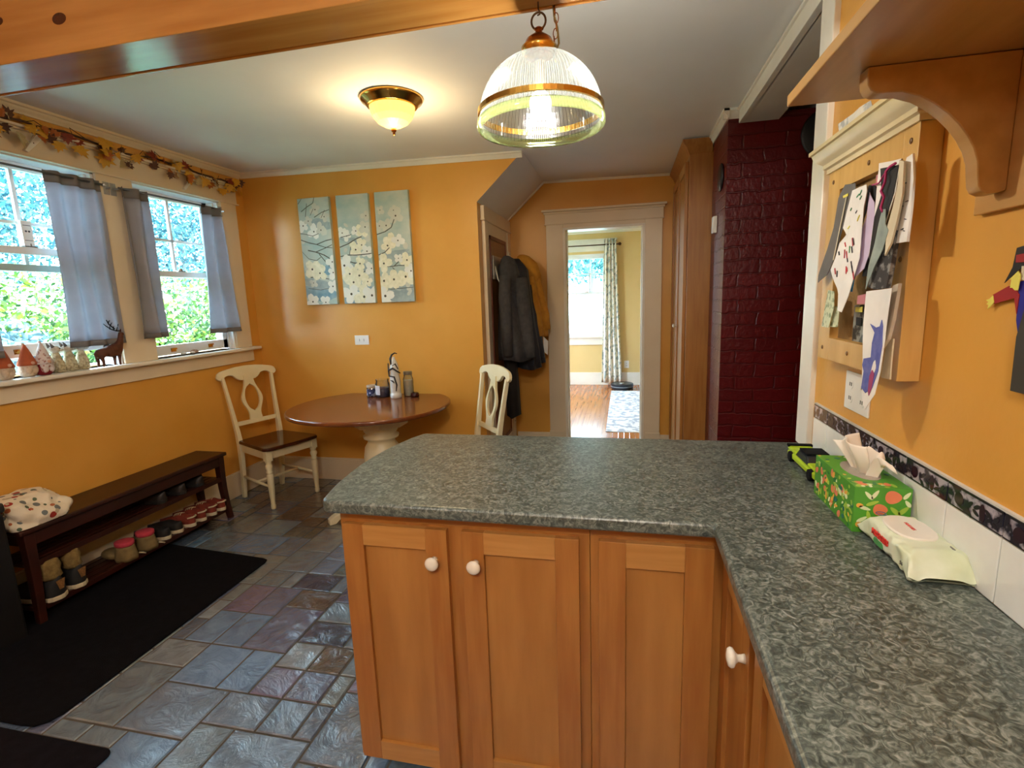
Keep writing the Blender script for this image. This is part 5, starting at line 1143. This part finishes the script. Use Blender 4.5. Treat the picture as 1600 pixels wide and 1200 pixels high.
o = t.build('votive_holder', mat('dark_red_glass', '3a1010', .15), None, smooth=True, origin=(-1.52, 3.44, .7505)); tag(o, 'small dark red votive holder beside the clear jar', 'candle holder')

# ------------------------------------------------------------ canvases: dogwood blossom triptych
CBG = mat('canvas_sky', 'c4c8b4', .75, col2='a0b6ac', scale=5, stretch=(1, 1, 1.6), ramp=(.36, .62), detail=5)
PET = [mat('petal_cream', 'ece6c8', .75, col2='dcd8b4', scale=40), mat('petal_white', 'e9e8d8', .75), mat('petal_faint', 'cdcdb8', .75), mat('bark_paint', '5a5a4c', .75), mat('blossom_heart', '4f4a36', .75), mat('blue_wash', '6f93a0', .75, col2='94adb2', scale=18), mat('grey_wash', '8b9a98', .75, col2='a4b0a8', scale=18)]
def canvas(x0, w_, label, flowers, branches, washes, seed):
    z0, h_ = 1.451, .802; o = thing('canvas_picture', (x0+w_/2, B, z0), label, 'picture', 'dogwood triptych')
    t = MB(); t.box(x0, B-.032, z0, x0+w_, B-.002, z0+h_); t.build('canvas', CBG, o, bevel=.002)
    a = MB(); r = random.Random(seed); M = frame((1, 0, 0), (0, 0, 1), (x0, B-.0322, z0))
    def clipP(pts): return [(min(max(p[0], .001), w_-.001), min(max(p[1], .001), h_-.001)) for p in pts]
    lay = [0.0]
    def add(pts, m):
        lay[0] += .000012; c_ = clipP(pts)
        if max(p[0] for p in c_)-min(p[0] for p in c_) < .002 or max(p[1] for p in c_)-min(p[1] for p in c_) < .002: return
        base = len(a.v)
        for p in c_: a.v.append(tuple(M @ Vector((p[0], p[1], .0003+lay[0]))))
        a.f.append(tuple(range(base, base+len(c_)))); a.mi.append(m)
    def blob(cx, cy, rx, ry, m, rot=0, n=14, j=.12):
        add([(cx + rx*math.cos(q*2*PI/n)*math.cos(rot)*r.uniform(1-j, 1+j)-ry*math.sin(q*2*PI/n)*math.sin(rot), cy + rx*math.cos(q*2*PI/n)*math.sin(rot)+ry*math.sin(q*2*PI/n)*math.cos(rot)*r.uniform(1-j, 1+j)) for q in range(n)], m)
    for (u, v_, ru, rv, m) in washes: blob(u*w_, (1-v_)*h_, ru*w_, rv*h_, m, r.uniform(-.3, .3), 18, .25)
    for k in range(7): blob(r.uniform(0, w_), r.uniform(0, h_*.75), r.uniform(.012, .03), r.uniform(.010, .025), 2, r.uniform(0, 3))
    def flower(u, v_, s, m):
        cx, cy = u*w_, (1-v_)*h_; r0 = r.uniform(0, 1.5)
        for q in range(4):
            an = r0 + q*PI/2 + r.uniform(-.2, .2); l = s*r.uniform(.85, 1.15)
            px, py = cx + math.cos(an)*l*.55, cy + math.sin(an)*l*.55
            pts = []
            for t_ in range(14):
                th = t_*2*PI/14; rr = l*.52*(1 - .16*(1 if abs(math.atan2(math.sin(th), math.cos(th))) < .3 else 0))
                x_, y_ = rr*math.cos(th), rr*.82*math.sin(th); pts.append((px + x_*math.cos(an)-y_*math.sin(an), py + x_*math.sin(an)+y_*math.cos(an)))
            add(pts, m)
        blob(cx, cy, s*.12, s*.12, 4, 0, 8, .05)
    def branch(ps, wd):
        for (p, q) in zip(ps, ps[1:]):
            P_, Q = Vector((p[0]*w_, (1-p[1])*h_)), Vector((q[0]*w_, (1-q[1])*h_)); d = (Q-P_); 
            if d.length < 1e-5: continue
            n_ = Vector((-d.y, d.x)).normalized()*wd*.5
            add([tuple(P_-n_), tuple(Q-n_*.85), tuple(Q+n_*.85), tuple(P_+n_)], 3)
    for f_ in flowers[:len(flowers)//2]: flower(*f_)
    for (ps, wd) in branches: branch(ps, wd)
    for f_ in flowers[len(flowers)//2:]: flower(*f_)
    a.build('painted_blossoms', PET, o)
canvas(-2.447, .266, 'picture of white blossoms on blue, nearest the windows of the set of three',
       [(.55, .11, .045, 2), (.12, .25, .05, 1), (.45, .31, .055, 1), (.68, .30, .045, 2), (.3, .21, .04, 2), (.82, .18, .04, 2), (.28, .66, .07, 0), (.52, .70, .06, 0), (.9, .83, .055, 1), (.95, .60, .05, 1), (.2, .97, .06, 1), (.62, .98, .05, 1), (.28, .79, .035, 2), (.95, .70, .05, 1)],
       [([(.02, .05), (.15, .0)], .005), ([(.1, .12), (.3, .08), (.5, .05), (.55, .0)], .006), ([(.22, .17), (.3, .05)], .005), ([(.38, .16), (.5, .10)], .004), ([(.5, .18), (.75, .14), (1, .12)], .006), ([(.72, .19), (.85, .12)], .004), ([(.0, .32), (.18, .33), (.4, .35), (.6, .33)], .005), ([(.0, .38), (.25, .41), (.5, .43), (.8, .40), (1, .39)], .008), ([(.5, .43), (.75, .46), (1, .47)], .006), ([(.2, .48), (.45, .50), (.7, .53), (1, .59)], .009), ([(.45, .5), (.75, .47), (1, .44)], .007), ([(.55, .52), (.7, .58), (.85, .64)], .007), ([(.0, .49), (.2, .56), (.45, .58), (.6, .55)], .005), ([(.2, .735), (.5, .74), (.8, .76)], .007), ([(.1, .84), (.5, .86), (.9, .84)], .004)],
       [(.2, .88, .45, .07, 5), (.7, .9, .4, .08, 5), (.4, .80, .5, .05, 6), (.7, .25, .4, .05, 6), (.9, .66, .3, .05, 5)], 11)
canvas(-2.121, .264, 'middle picture of the three, cream blossoms under plain pale sky',
       [(.12, .34, .045, 1), (.25, .37, .04, 1), (.55, .33, .045, 1), (.75, .33, .05, 0), (.85, .30, .05, 2), (.9, .20, .04, 2), (.5, .50, .06, 0), (.7, .46, .05, 0), (.85, .52, .05, 1), (.1, .64, .075, 1), (.25, .72, .065, 0), (.6, .63, .055, 0), (.55, .74, .07, 0), (.35, .80, .07, 0), (.25, .91, .085, 1), (.65, .94, .085, 0), (.9, .93, .08, 1), (.8, .80, .045, 0), (.95, .68, .05, 1)],
       [([(.05, .38), (.25, .37), (.4, .36)], .006), ([(.0, .47), (.3, .44), (.55, .40), (.72, .385)], .009), ([(.0, .555), (.25, .545), (.5, .55), (.9, .545), (1, .54)], .008), ([(.3, .54), (.35, .47)], .005), ([(.15, .59), (.4, .62), (.6, .63)], .009), ([(.28, .64), (.45, .70), (.6, .72), (.85, .69), (1, .68)], .008), ([(.5, .70), (.75, .76), (.9, .78)], .005)],
       [(.3, .97, .5, .04, 5), (.4, .42, .4, .03, 6), (.7, .66, .4, .04, 6), (.5, .90, .5, .03, 5)], 12)
canvas(-1.806, .268, 'picture of cream blossoms on grey, nearest the coats of the set of three',
       [(.15, .16, .035, 2), (.6, .22, .06, 2), (.55, .17, .035, 2), (.3, .30, .05, 2), (.1, .30, .04, 2), (.30, .48, .06, 0), (.45, .44, .055, 0), (.62, .44, .05, 1), (.15, .64, .065, 0), (.85, .62, .055, 0), (.12, .80, .075, 0), (.42, .79, .07, 0), (.78, .77, .075, 0), (.95, .72, .055, 1), (.12, .94, .085, 1), (.6, .60, .035, 1)],
       [([(.0, .375), (.25, .355), (.45, .32), (.55, .25)], .008), ([(.0, .56), (.2, .54), (.35, .50)], .007), ([(.1, .67), (.4, .67), (.6, .665), (.85, .67)], .007), ([(.45, .67), (.6, .63)], .007), ([(.4, .68), (.5, .715)], .006), ([(.0, .87), (.3, .88), (.6, .875), (1, .87)], .005)],
       [(.6, .95, .55, .06, 6), (.85, .90, .3, .06, 6), (.5, .86, .6, .03, 6), (.5, .58, .5, .05, 6)], 13)
outlet('wall_outlet', frame((1, 0, 0), (0, 0, 1), (-2.016, B, 1.165)), .122, .074, (0,), 'white sideways wall outlet below the blossom pictures', True)

# ------------------------------------------------------------ coats in the recess
def garment(parent, name, c, rx, ry, prof, m, folds=9, amp=.07, seed=0, n=72):
    """hanging cloth: prof = [(z, scale x, scale y, shift x, shift y)] from hem to shoulder"""
    t = MB(); v = []
    for (z, a, b_, dx, dy) in prof:
        for k in range(n):
            th = 2*PI*k/n; hem = 1-(z-prof[0][0])/(prof[-1][0]-prof[0][0]); f = 1+amp*(.3+hem)*math.sin(th*folds+seed+z*2)
            v.append((c[0]+dx+rx*a*math.cos(th)*f, c[1]+dy+ry*b_*math.sin(th)*f, z + .01*math.sin(th*3+seed)*hem))
    N = len(prof)
    f = [(i*n+k, i*n+(k+1) % n, (i+1)*n+(k+1) % n, (i+1)*n+k) for i in range(N-1) for k in range(n)] + [tuple(range(n))[::-1], tuple(range((N-1)*n, N*n))]
    t.add(v, f); return t.build(name, m, parent, smooth=True)
GW = mat('charcoal_wool', '48484a', .9, col2='3c3c40', scale=30); NV = mat('navy_nylon', '23262f', .6, scale=20); MUS = mat('mustard_cotton', 'c68a28', .85, col2='b37a20', scale=20); BKC = mat('black_cloth', '1b1614', .85)
rk = thing('coat_rack', (-1.0, 4.05, 1.6), 'white metal hook rack over the closet door behind the coats', 'coat rack')
t = MB(); t.box(-.998, 3.88, 1.60, -.988, 4.40, 1.78); t.build('plate', mat('rack_metal', 'b8b4ac', .3, .6), rk, bevel=.002)
for y in (3.93, 4.10, 4.30):
    t = MB(); t.tube([(-.99, y, 1.70), (-.97, y, 1.60), (-.955, y, 1.57), (-.93, y, 1.56), (-.915, y, 1.58)], .005, 8); t.build('hook', TRIMW, rk, smooth=True)
ct = thing('coat', (-.90, 4.05, .9), 'long charcoal hooded coat hanging in front of the closet door', 'coat')
garment(ct, 'body', (-.905, 4.055), .105, .17, [(.955, 1.30, 1.18, .03, .02), (1.05, 1.22, 1.12, .02, .01), (1.2, 1.05, 1.0, .01, 0), (1.4, .85, .85, 0, 0), (1.52, .78, .72, 0, 0), (1.62, .80, .70, 0, 0), (1.70, .72, .60, -.01, 0), (1.76, .5, .42, -.01, 0), (1.785, .2, .2, -.02, 0)], GW, 7, .05, 1)
t = MB(); t.tube([(-.82, 4.03, 1.60), (-.80, 4.01, 1.45), (-.775, 4.0, 1.25), (-.755, 4.0, 1.05), (-.745, 4.0, .97)], [.05, .052, .046, .042, .036], 14, flat=1.2); t.build('sleeve', GW, ct, smooth=True)
t = MB(); t.tube([(-.90, 3.88, 1.62), (-.905, 3.86, 1.45), (-.90, 3.86, 1.25), (-.895, 3.865, 1.0)], [.045, .05, .046, .038], 14); t.build('sleeve', GW, ct, smooth=True)
ct = thing('jacket', (-.82, 4.2, .85), 'dark navy jacket hanging between the charcoal coat and yellow hoodie', 'jacket')
garment(ct, 'body', (-.83, 4.20), .10, .09, [(.86, 1.15, 1.1, .03, 0), (1.0, 1.1, 1.0, .02, 0), (1.2, 1.0, 1, 0, 0), (1.5, .9, .9, -.02, 0), (1.68, .8, .8, -.03, 0), (1.77, .4, .4, -.06, 0)], NV, 8, .06, 2)
t = MB(); t.tube([(-.80, 4.27, 1.55), (-.755, 4.27, 1.3), (-.72, 4.28, 1.05), (-.70, 4.28, .89)], [.04, .045, .042, .040], 12); t.build('sleeve', NV, ct, smooth=True)
ct = thing('hoodie', (-.85, 4.36, 1.05), 'mustard yellow hoodie hanging nearest the far doorway', 'hoodie')
garment(ct, 'body', (-.80, 4.37), .105, .085, [(1.12, .85, 1.0, .06, 0), (1.3, .95, 1.0, .04, 0), (1.5, .9, .9, .0, 0), (1.64, .95, .8, .0, 0), (1.74, .85, .7, -.02, 0), (1.80, .5, .5, -.05, 0), (1.815, .2, .2, -.06, 0)], MUS, 7, .06, 4)
t = MB(); t.tube([(-.74, 4.36, 1.60), (-.705, 4.35, 1.45), (-.67, 4.35, 1.3), (-.655, 4.35, 1.17)], [.035, .042, .040, .034], 12); t.build('sleeve', MUS, ct, smooth=True)
t = MB(); t.tube([(-.78, 4.30, 1.62), (-.745, 4.28, 1.42), (-.72, 4.28, 1.22), (-.705, 4.28, 1.12)], [.035, .042, .040, .034], 12); t.build('sleeve', MUS, ct, smooth=True)
t = MB(); t.prism([(0, 0), (.035, -.03), (.04, .09), (.0, .13)], frame((1, 0, 0), (0, 0, 1), (-.68, 4.31, .985)), .008)
o = t.build('paper_tag', WP, None, origin=(-.66, 4.31, 1.0)); tag(o, 'white slip of cloth hanging under the yellow hoodie', 'cloth')
ct = thing('apron', (-.96, 4.15, .45), 'long black garment hanging below the charcoal coat', 'garment')
garment(ct, 'body', (-.93, 4.10), .055, .11, [(.47, 1.0, 1.0, .015, .0), (.7, .95, .95, .01, 0), (.95, .9, .9, 0, 0), (1.4, .5, .8, -.03, 0), (1.6, .4, .5, -.03, 0)], BKC, 6, .06, 3)

# ------------------------------------------------------------ curtains, rods and hooks on the kitchen windows
CUR = mat('grey_curtain', 'b3b3ba', .8, col2='aaaab2', scale=14, spec=.2); CURB = mat('grey_hem', '83807e', .85, spec=.2)
for m_ in (CUR, CURB):
    nt = m_.node_tree; b = nt.nodes['Principled BSDF']; out = nt.nodes['Material Output']; tl = nt.nodes.new('ShaderNodeBsdfTranslucent'); tl.inputs[0].default_value = lin('bcc2cc') if m_ is CUR else lin('77787c')
    mx_ = nt.nodes.new('ShaderNodeMixShader'); mx_.inputs[0].default_value = .36 if m_ is CUR else .2; nt.links.new(b.outputs[0], mx_.inputs[1]); nt.links.new(tl.outputs[0], mx_.inputs[2]); nt.links.new(mx_.outputs[0], out.inputs[0])
def curtain(y0, y1, z0, z1, label, waves, flare=0.0, ph=0.0, x=L+.075, amp=.022):
    o = thing('window_curtain', (x, (y0+y1)/2, z0), label, 'curtain', 'grey cafe curtains')
    def fn(u, v):
        yy = y0 + (y1-y0)*u; c_ = (y0+y1)/2; yy = c_ + (yy-c_)*(1+flare*(1-v)); return (x + amp*math.sin(u*2*PI*waves+ph)*(1+.25*(1-v)) + .004*math.sin(v*5+u*3), yy + .006*math.sin(v*4+u*5), z0 + (z1-z0)*v)
    t = MB(); t.grid(lambda u, v: fn(u, .035+v*.90), 72, 20); t.build('cloth', CUR, o, smooth=True, solid=.0012)
    t = MB(); t.grid(lambda u, v: fn(u, .935+v*.065), 72, 3); t.build('top_band', CURB, o, smooth=True, solid=.003)
    t = MB(); t.grid(lambda u, v: fn(u, v*.035), 72, 2); t.build('bottom_hem', CURB, o, smooth=True, solid=.003)
curtain(2.165, 2.440, 1.264, 2.185, 'grey curtain between the deer figure and the near window panes', 3.3, .16, 4.0, x=L+.036, amp=.014)
curtain(2.556, 2.715, 1.278, 2.175, 'grey curtain at the near edge of the second window', 1.7, .22, 2.2, x=L+.05)
curtain(3.135, 3.29, 1.272, 2.165, 'grey curtain at the corner end of the second window', 2.0, 1.0, 2.6, x=L+.05)
curtain(1.56, 1.80, 1.25, 2.185, 'grey curtain edge at the left limit of the near window', 2.0, .12, 0)
for (a, b_, lb) in ((1.45, 2.45, 'slim curtain rod across the near kitchen window'), (2.545, 3.30, 'slim curtain rod across the second kitchen window')):
    t = MB(); t.tube([(L+.045, a, 2.165), (L+.045, b_, 2.165)], .006, 10); t.ball((L+.045, b_+.008, 2.165), .011, 8, 1)
    o = t.build('curtain_rod', [mat('steel_rod', '6e747c', .35, .8), mat('silver_tip', 'd8dade', .25, .7)], None, smooth=True, origin=(L+.07, a, 2.165)); tag(o, lb, 'curtain rod')
for (y, lb) in ((2.492, 'grey metal rod bracket between the two windows'), (3.345, 'grey metal rod bracket at the corner end of the rods'), (2.532, 'grey metal rod bracket on the near side of the dark curtain')):
    t = MB(); t.box(L+.018, y-.018, 2.12, L+.021, y+.018, 2.19); t.box(L+.02, y-.004, 2.15, L+.055, y+.004, 2.16); t.lathe([(.004, 0), (.004, .002)], (0, 0, 0), 8, 0, frame((0, 1, 0), (0, 0, 1), (L+.021, y, 2.18)))
    o = t.build('rod_bracket', mat('bracket_metal', 'a8a8a8', .4, .5), None, origin=(L+.02, y, 2.12), bevel=.001); tag(o, lb, 'bracket')
for (y, lb) in ((2.13, 'white angled shade bracket under the garland above the near window'), (3.07, 'white angled shade bracket above the second window')):
    t = MB(); t.prism([(-.045, -.045), (-.03, -.05), (.05, .035), (.048, .05), (.02, .045)], frame((0, 1, 0), (0, 0, 1), (L+.022, y, 2.30)), .018); t.lathe([(.003, 0), (.003, .001)], (0, 0, 0), 8, 1, frame((0, 1, 0), (0, 0, 1), (L+.04, y, 2.30)))
    o = t.build('shade_bracket', [WHITE, DARKM], None, origin=(L+.022, y, 2.28), bevel=.002); tag(o, lb, 'bracket')
t = MB(); t.box(L-.088, 2.070, 1.79, L-.055, 2.118, 1.925); t.box(L-.056, 2.076, 1.90, L-.054, 2.112, 1.903, 1); t.box(L-.056, 2.076, 1.825, L-.054, 2.112, 1.828, 1); t.ball((L-.055, 2.087, 1.872), .005, 6, 1); t.ball((L-.055, 2.101, 1.872), .005, 6, 1)
o = t.build('window_sensor', [WHITE, mat('dark_eye', '3a3a44', .3)], None, origin=(L-.055, 2.09, 1.79), bevel=.002); tag(o, 'white box device stuck on the near window bars', 'sensor')

# ------------------------------------------------------------ leaf garland over the windows
gd = thing('leaf_garland', (L+.05, 2.7, 2.38), 'autumn leaf garland of yellow and rust leaves along the window head', 'garland')
VN = mat('vine_brown', '4a2d18', .8); gr = random.Random(21)
gp = [(L+.035+gr.uniform(-.01, .02), y, 2.388 + .010*math.sin(y*9) + gr.uniform(-.006, .006)) for y in [1.5+.06*i for i in range(35)]]
t = MB(); t.tube(gp, .006, 6); 
for p in gp[::2]:
    q = Vector(p); t.tube([q, q+Vector((.02, gr.uniform(-.03, .03), gr.uniform(-.03, .04))), q+Vector((.04, gr.uniform(-.06, .06), gr.uniform(-.05, .03)))], .0022, 5)
t.build('vine', VN, gd, smooth=True)
LM = [mat('leaf_gold', 'd6a52a', .6, col2='c08a1c', scale=30), mat('leaf_amber', 'b8691c', .6, col2='9a4f14', scale=30), mat('leaf_rust', '8a3212', .6), mat('leaf_faded', 'c2b48c', .6, col2='a89a70', scale=30), mat('leaf_brown', '55301a', .6)]
def maple_leaf(s):
    sp = [(90, 1.0), (72, .62), (60, .80), (42, .52), (20, .92), (8, .50), (-12, .62), (-40, .40), (-75, .28), (-90, .22), (-105, .28), (-140, .40), (-168, .62), (-188, .50), (-200, .92), (-222, .52), (-240, .80), (-252, .62)]
    return [(s*r_*math.cos(math.radians(a)), s*r_*math.sin(math.radians(a))) for a, r_ in sp]
lm_cache = []
for mi_ in range(5):
    bm = bmesh.new(); pts = maple_leaf(1.0); c_ = bm.verts.new((0, 0, 0)); vs_ = [bm.verts.new((p[0], p[1], -.22*(p[0]**2) + .10*p[1]*p[0])) for p in pts]
    for i in range(len(vs_)): bm.faces.new((c_, vs_[i], vs_[(i+1) % len(vs_)]))
    me = bpy.data.meshes.new('leaf'); bm.to_mesh(me); bm.free(); me.materials.append(LM[mi_]); lm_cache.append(me)
for i in range(88):
    y = 1.52 + 2.03*(i+gr.random())/88
    if gr.random() < .5: y = 1.55 + gr.choice([.42, .62, .98, 1.48, 1.80, 1.95, 0.28]) + gr.gauss(0, .05)
    k = gr.choices([0, 1, 2, 3, 4], [4, 3, 1.6, 1.5, 2.4])[0]
    o = bpy.data.objects.new('leaf', lm_cache[k]); C.objects.link(o); o.parent = gd
    s = gr.uniform(.036, .066)*(.75 if k == 4 else 1)
    o.location = (gr.uniform(-.012, .04), y-2.7, gr.uniform(-.075, .022)); o.scale = (s, s, s)
    o.rotation_euler = (gr.uniform(1.0, 2.0)+PI*(gr.random() < .6), gr.uniform(-.5, .5), PI/2+gr.uniform(-.8, .8))

# ------------------------------------------------------------ figures on the window stool
ST = 1.1385
def fig(name, x, y, label, cat, group=None): return thing(name, (x, y, ST), label, cat, group)
def gnome(y, label, hat, beard, body, h=.165, x=L-.01):
    o = fig('gnome_figure', x, y, label, 'gnome', 'gnomes on the window stool')
    t = MB(); t.lathe([(.020, 0), (.032, .008), (.036, .03), (.034, .055), (.026, .075)], (x, y, ST), 24, flute=lambda k, z: 1+.05*math.sin(k*2.3)); t.build('body', body, o, smooth=True)
    t = MB(); t.ball((x+.022, y, ST+.052), (.022, .030, .024), 10); t.ball((x+.026, y-.013, ST+.036), (.016, .017, .024), 8); t.ball((x+.026, y+.013, ST+.036), (.016, .017, .024), 8); t.build('beard', beard, o, smooth=True)
    t = MB(); t.lathe([(.040, .058), (.038, .070), (.027, .10), (.016, .135), (.006, h-.006), (.001, h)], (x+.006, y, ST), 20, flute=lambda k, z: 1+.04*math.sin(k*3+z*100)); t.build('hat', hat, o, smooth=True)
    t = MB(); t.ball((x+.044, y, ST+.070), .0085, 8); t.build('nose', mat('gnome_nose', 'd8a890', .6), o, smooth=True)
    t = MB(); t.ball((x, y, ST+h), (.007, .007, .007), 6); t.build('pompom', beard, o, smooth=True)
WOOL = mat('cream_wool', 'cdb9a2', .95, col2='b8a48e', scale=60, bump=.4, bscale=160); RUST = mat('rust_felt', 'b05a38', .95, scale=40); GRF = mat('grey_print_felt', 'd0c6c4', .95, col2='9a6a60', scale=60, ramp=(.55, .6)); RDF = mat('red_felt', '7c1420', .95)
gnome(1.845, 'cream gnome half cut off at the near end of the window stool', RUST, WOOL, WOOL)
gnome(1.945, 'gnome with rust orange pointed hat and cream beard on the window stool', RUST, WOOL, WOOL)
gnome(2.005, 'gnome with pale pointed hat and dark red body on the window stool', GRF, GRF, RDF, .17, L+.012)
def fox(y, label, s=1.0, x=L-.012):
    o = fig('animal_figure', x, y, label, 'figurine', 'sitting animal figures on the window stool')
    t = MB(); t.lathe([(.024*s, 0), (.029*s, .012*s), (.028*s, .04*s), (.025*s, .07*s), (.019*s, .095*s), (.013*s, .108*s)], (x, y, ST), 20, flute=lambda k, z: 1+.04*math.sin(k*2.1+z*200)); 
    t.ball((x+.022*s, y-.010*s, ST+.035*s), (.010*s, .009*s, .034*s), 8); t.ball((x+.022*s, y+.012*s, ST+.035*s), (.010*s, .009*s, .034*s), 8); t.ball((x+.028*s, y, ST+.007*s), (.014*s, .022*s, .007*s), 8)
    t.build('body', FURB, o, smooth=True)
    t = MB(); t.ball((x, y-.002, ST+.124*s), (.023*s, .025*s, .021*s), 14); t.ball((x+.006*s, y+.022*s, ST+.120*s), (.012*s, .018*s, .010*s), 10)
    t.build('head', FURW, o, smooth=True)
    for q in (-1, 1):
        t = MB(); t.lathe([(.009*s, 0), (.006*s, .014*s), (.0008, .028*s)], (x+q*.013*s, y-.016*s, ST+.136*s), 10, 0, Matrix.Rotation(.45, 4, 'X'), .6, 1); t.build('ear', FURG, o, smooth=True)
        t = MB(); t.ball((x+q*.019*s, y+.012*s, ST+.128*s), .0032*s, 6); t.build('eye', BLACK, o, smooth=True)
    t = MB(); t.ball((x+.006*s, y+.040*s, ST+.121*s), .0032*s, 6); t.build('nose', BLACK, o, smooth=True)
    t = MB(); t.tube([(x-.01, y-.02*s, ST+.015), (x-.005, y-.036*s, ST+.02), (x+.01, y-.040*s, ST+.035*s)], [.008*s, .010*s, .005*s], 10); t.build('tail', FURW, o, smooth=True)
FURW = mat('frosted_fur', 'd8d6cc', .8, col2='b8b4a4', scale=60, bump=.3, bscale=120); FURB = mat('speckled_fur', 'c6bd9f', .85, col2='94886a', scale=70, ramp=(.4, .65), bump=.4, bscale=120); FURG = mat('grey_fur', '6c6a68', .8)
fox(2.088, 'frosted sitting animal figure beside the gnomes, first of three')
fox(2.152, 'frosted sitting animal figure in the middle of the three')
fox(2.217, 'frosted sitting animal figure, slightly smaller, next to the deer', .98)
o = fig('feather_ornament', L-.02, 2.052, 'small white feathery ornament between gnomes and animal figures', 'ornament')
t = MB(); t.ball((L-.02, 2.048, ST+.022), (.020, .022, .022), 8); t.tube([(L-.02, 2.045, ST+.03), (L-.02, 2.038, ST+.06), (L-.02, 2.02, ST+.078)], [.014, .010, .002], 8); t.build('plumes', FURW, o, smooth=True, remesh=.003)
# deer
de = fig('deer_figure', L+.052, 2.335, 'brown carved deer figure with black antlers on the window stool', 'deer')
DX, DY = L+.058, 2.335; FUR = mat('brown_deer', '5e3018', .6, col2='4a2412', scale=30, bump=.3, bscale=90)
def skin(name, verts, edges, radii, m, parent, sub=2):
    me = bpy.data.meshes.new(name); off = parent.location
    me.from_pydata([tuple(Vector(v_)-off) for v_ in verts], edges, []); me.materials.append(m)
    o = bpy.data.objects.new(name, me); C.objects.link(o); o.parent = parent
    md = o.modifiers.new('skin', 'SKIN'); md.use_smooth_shade = True
    for i, r_ in enumerate(radii): me.skin_vertices[0].data[i].radius = (r_, r_)
    me.skin_vertices[0].data[0].use_root = True
    s_ = o.modifiers.new('sub', 'SUBSURF'); s_.levels = sub; s_.render_levels = sub
    return o
dv = [(DX, DY, 1.225), (DX, DY-.045, 1.225), (DX, DY-.078, 1.222), (DX, DY+.035, 1.235), (DX, DY+.055, 1.262), (DX, DY+.062, 1.295), (DX, DY+.068, 1.325), (DX, DY+.088, 1.318),
      (DX+.014, DY-.072, 1.195), (DX+.014, DY-.066, 1.165), (DX+.014, DY-.070, 1.1425), (DX-.014, DY-.078, 1.195), (DX-.014, DY-.074, 1.165), (DX-.014, DY-.078, 1.1425),
      (DX+.013, DY+.030, 1.200), (DX+.013, DY+.028, 1.168), (DX+.013, DY+.028, 1.1425), (DX-.013, DY+.020, 1.200), (DX-.013, DY+.018, 1.168), (DX-.013, DY+.018, 1.1425), (DX, DY-.098, 1.232)]
de_e = [(0, 1), (1, 2), (0, 3), (3, 4), (4, 5), (5, 6), (6, 7), (2, 8), (8, 9), (9, 10), (2, 11), (11, 12), (12, 13), (3, 14), (14, 15), (15, 16), (3, 17), (17, 18), (18, 19), (2, 20)]
dr_ = [.031, .028, .026, .031, .020, .015, .015, .009, .012, .007, .006, .012, .007, .006, .011, .0065, .006, .011, .0065, .006, .006]
skin('body', dv, de_e, dr_, FUR, de)
t = MB(); t.lathe([(.006, 0), (.004, .010), (.0008, .018)], (DX+.012, DY+.058, 1.335), 8, 0, Matrix.Rotation(.5, 4, 'Y')); t.lathe([(.006, 0), (.004, .010), (.0008, .018)], (DX-.012, DY+.058, 1.335), 8, 0, Matrix.Rotation(-.5, 4, 'Y')); t.build('ear', FUR, de, smooth=True)
for q in (1, -1):
    x_ = DX+q*.008
    t = MB(); t.tube([(x_, DY+.062, 1.338), (x_+q*.012, DY+.030, 1.340), (x_+q*.022, DY-.005, 1.350), (x_+q*.026, DY-.035, 1.370), (x_+q*.026, DY-.05, 1.385)] if q > 0 else [(x_, DY+.062, 1.338), (x_, DY+.040, 1.355), (x_-.004, DY+.018, 1.380), (x_-.004, DY+.008, 1.405)], [.003, .0035, .003, .0025, .0015][:5 if q > 0 else 4], 7)
    for (a_, b_) in (((DY+.03, 1.341), (DY+.036, 1.362)), ((DY+.012, 1.346), (DY+.016, 1.368)), ((DY-.008, 1.351), (DY-.006, 1.371))) if q > 0 else (((DY+.036, 1.358), (DY+.052, 1.372)), ((DY+.024, 1.372), (DY+.038, 1.388)), ((DY+.014, 1.388), (DY+.026, 1.402))):
        t.tube([(x_+(q*.014 if q > 0 else -.003), a_[0], a_[1]), (x_+(q*.016 if q > 0 else -.003), b_[0], b_[1])], [.003, .0015], 6)
    t.build('antler', BLACK, de, smooth=True)
t = MB(); t.tube([(DX-.008, DY+.064, 1.338), (DX-.012, DY+.066, 1.36), (DX-.012, DY+.074, 1.378)], [.003, .003, .0015], 7); t.build('antler', BLACK, de, smooth=True)
def rock(x, y, r_, m, label, name='stone'):
    t = MB(); t.ball((x, y, ST+r_[2]), r_, 10); 
    for i, p in enumerate(t.v):
        q = Vector(p); nz_ = 1+.14*noise.noise(q*60); c_ = Vector((x, y, ST+r_[2])); q = c_+(q-c_)*nz_; q.z = max(q.z, ST); t.v[i] = tuple(q)
    o = t.build(name, m, None, smooth=True, origin=(x, y, ST)); tag(o, label, 'stone')
rock(L-.02, 2.985, (.018, .034, .015), mat('brown_stone', '9a7860', .6, col2='d6d0c8', scale=20, ramp=(.5, .6)), 'brown and white stone on the stool of the second window')
rock(L-.025, 2.90, (.014, .020, .012), mat('pale_crystal', 'dfe6ea', .2), 'small pale crystal beside the brown and white stone')
# little extras on the window bars
print('built', len(bpy.data.objects))
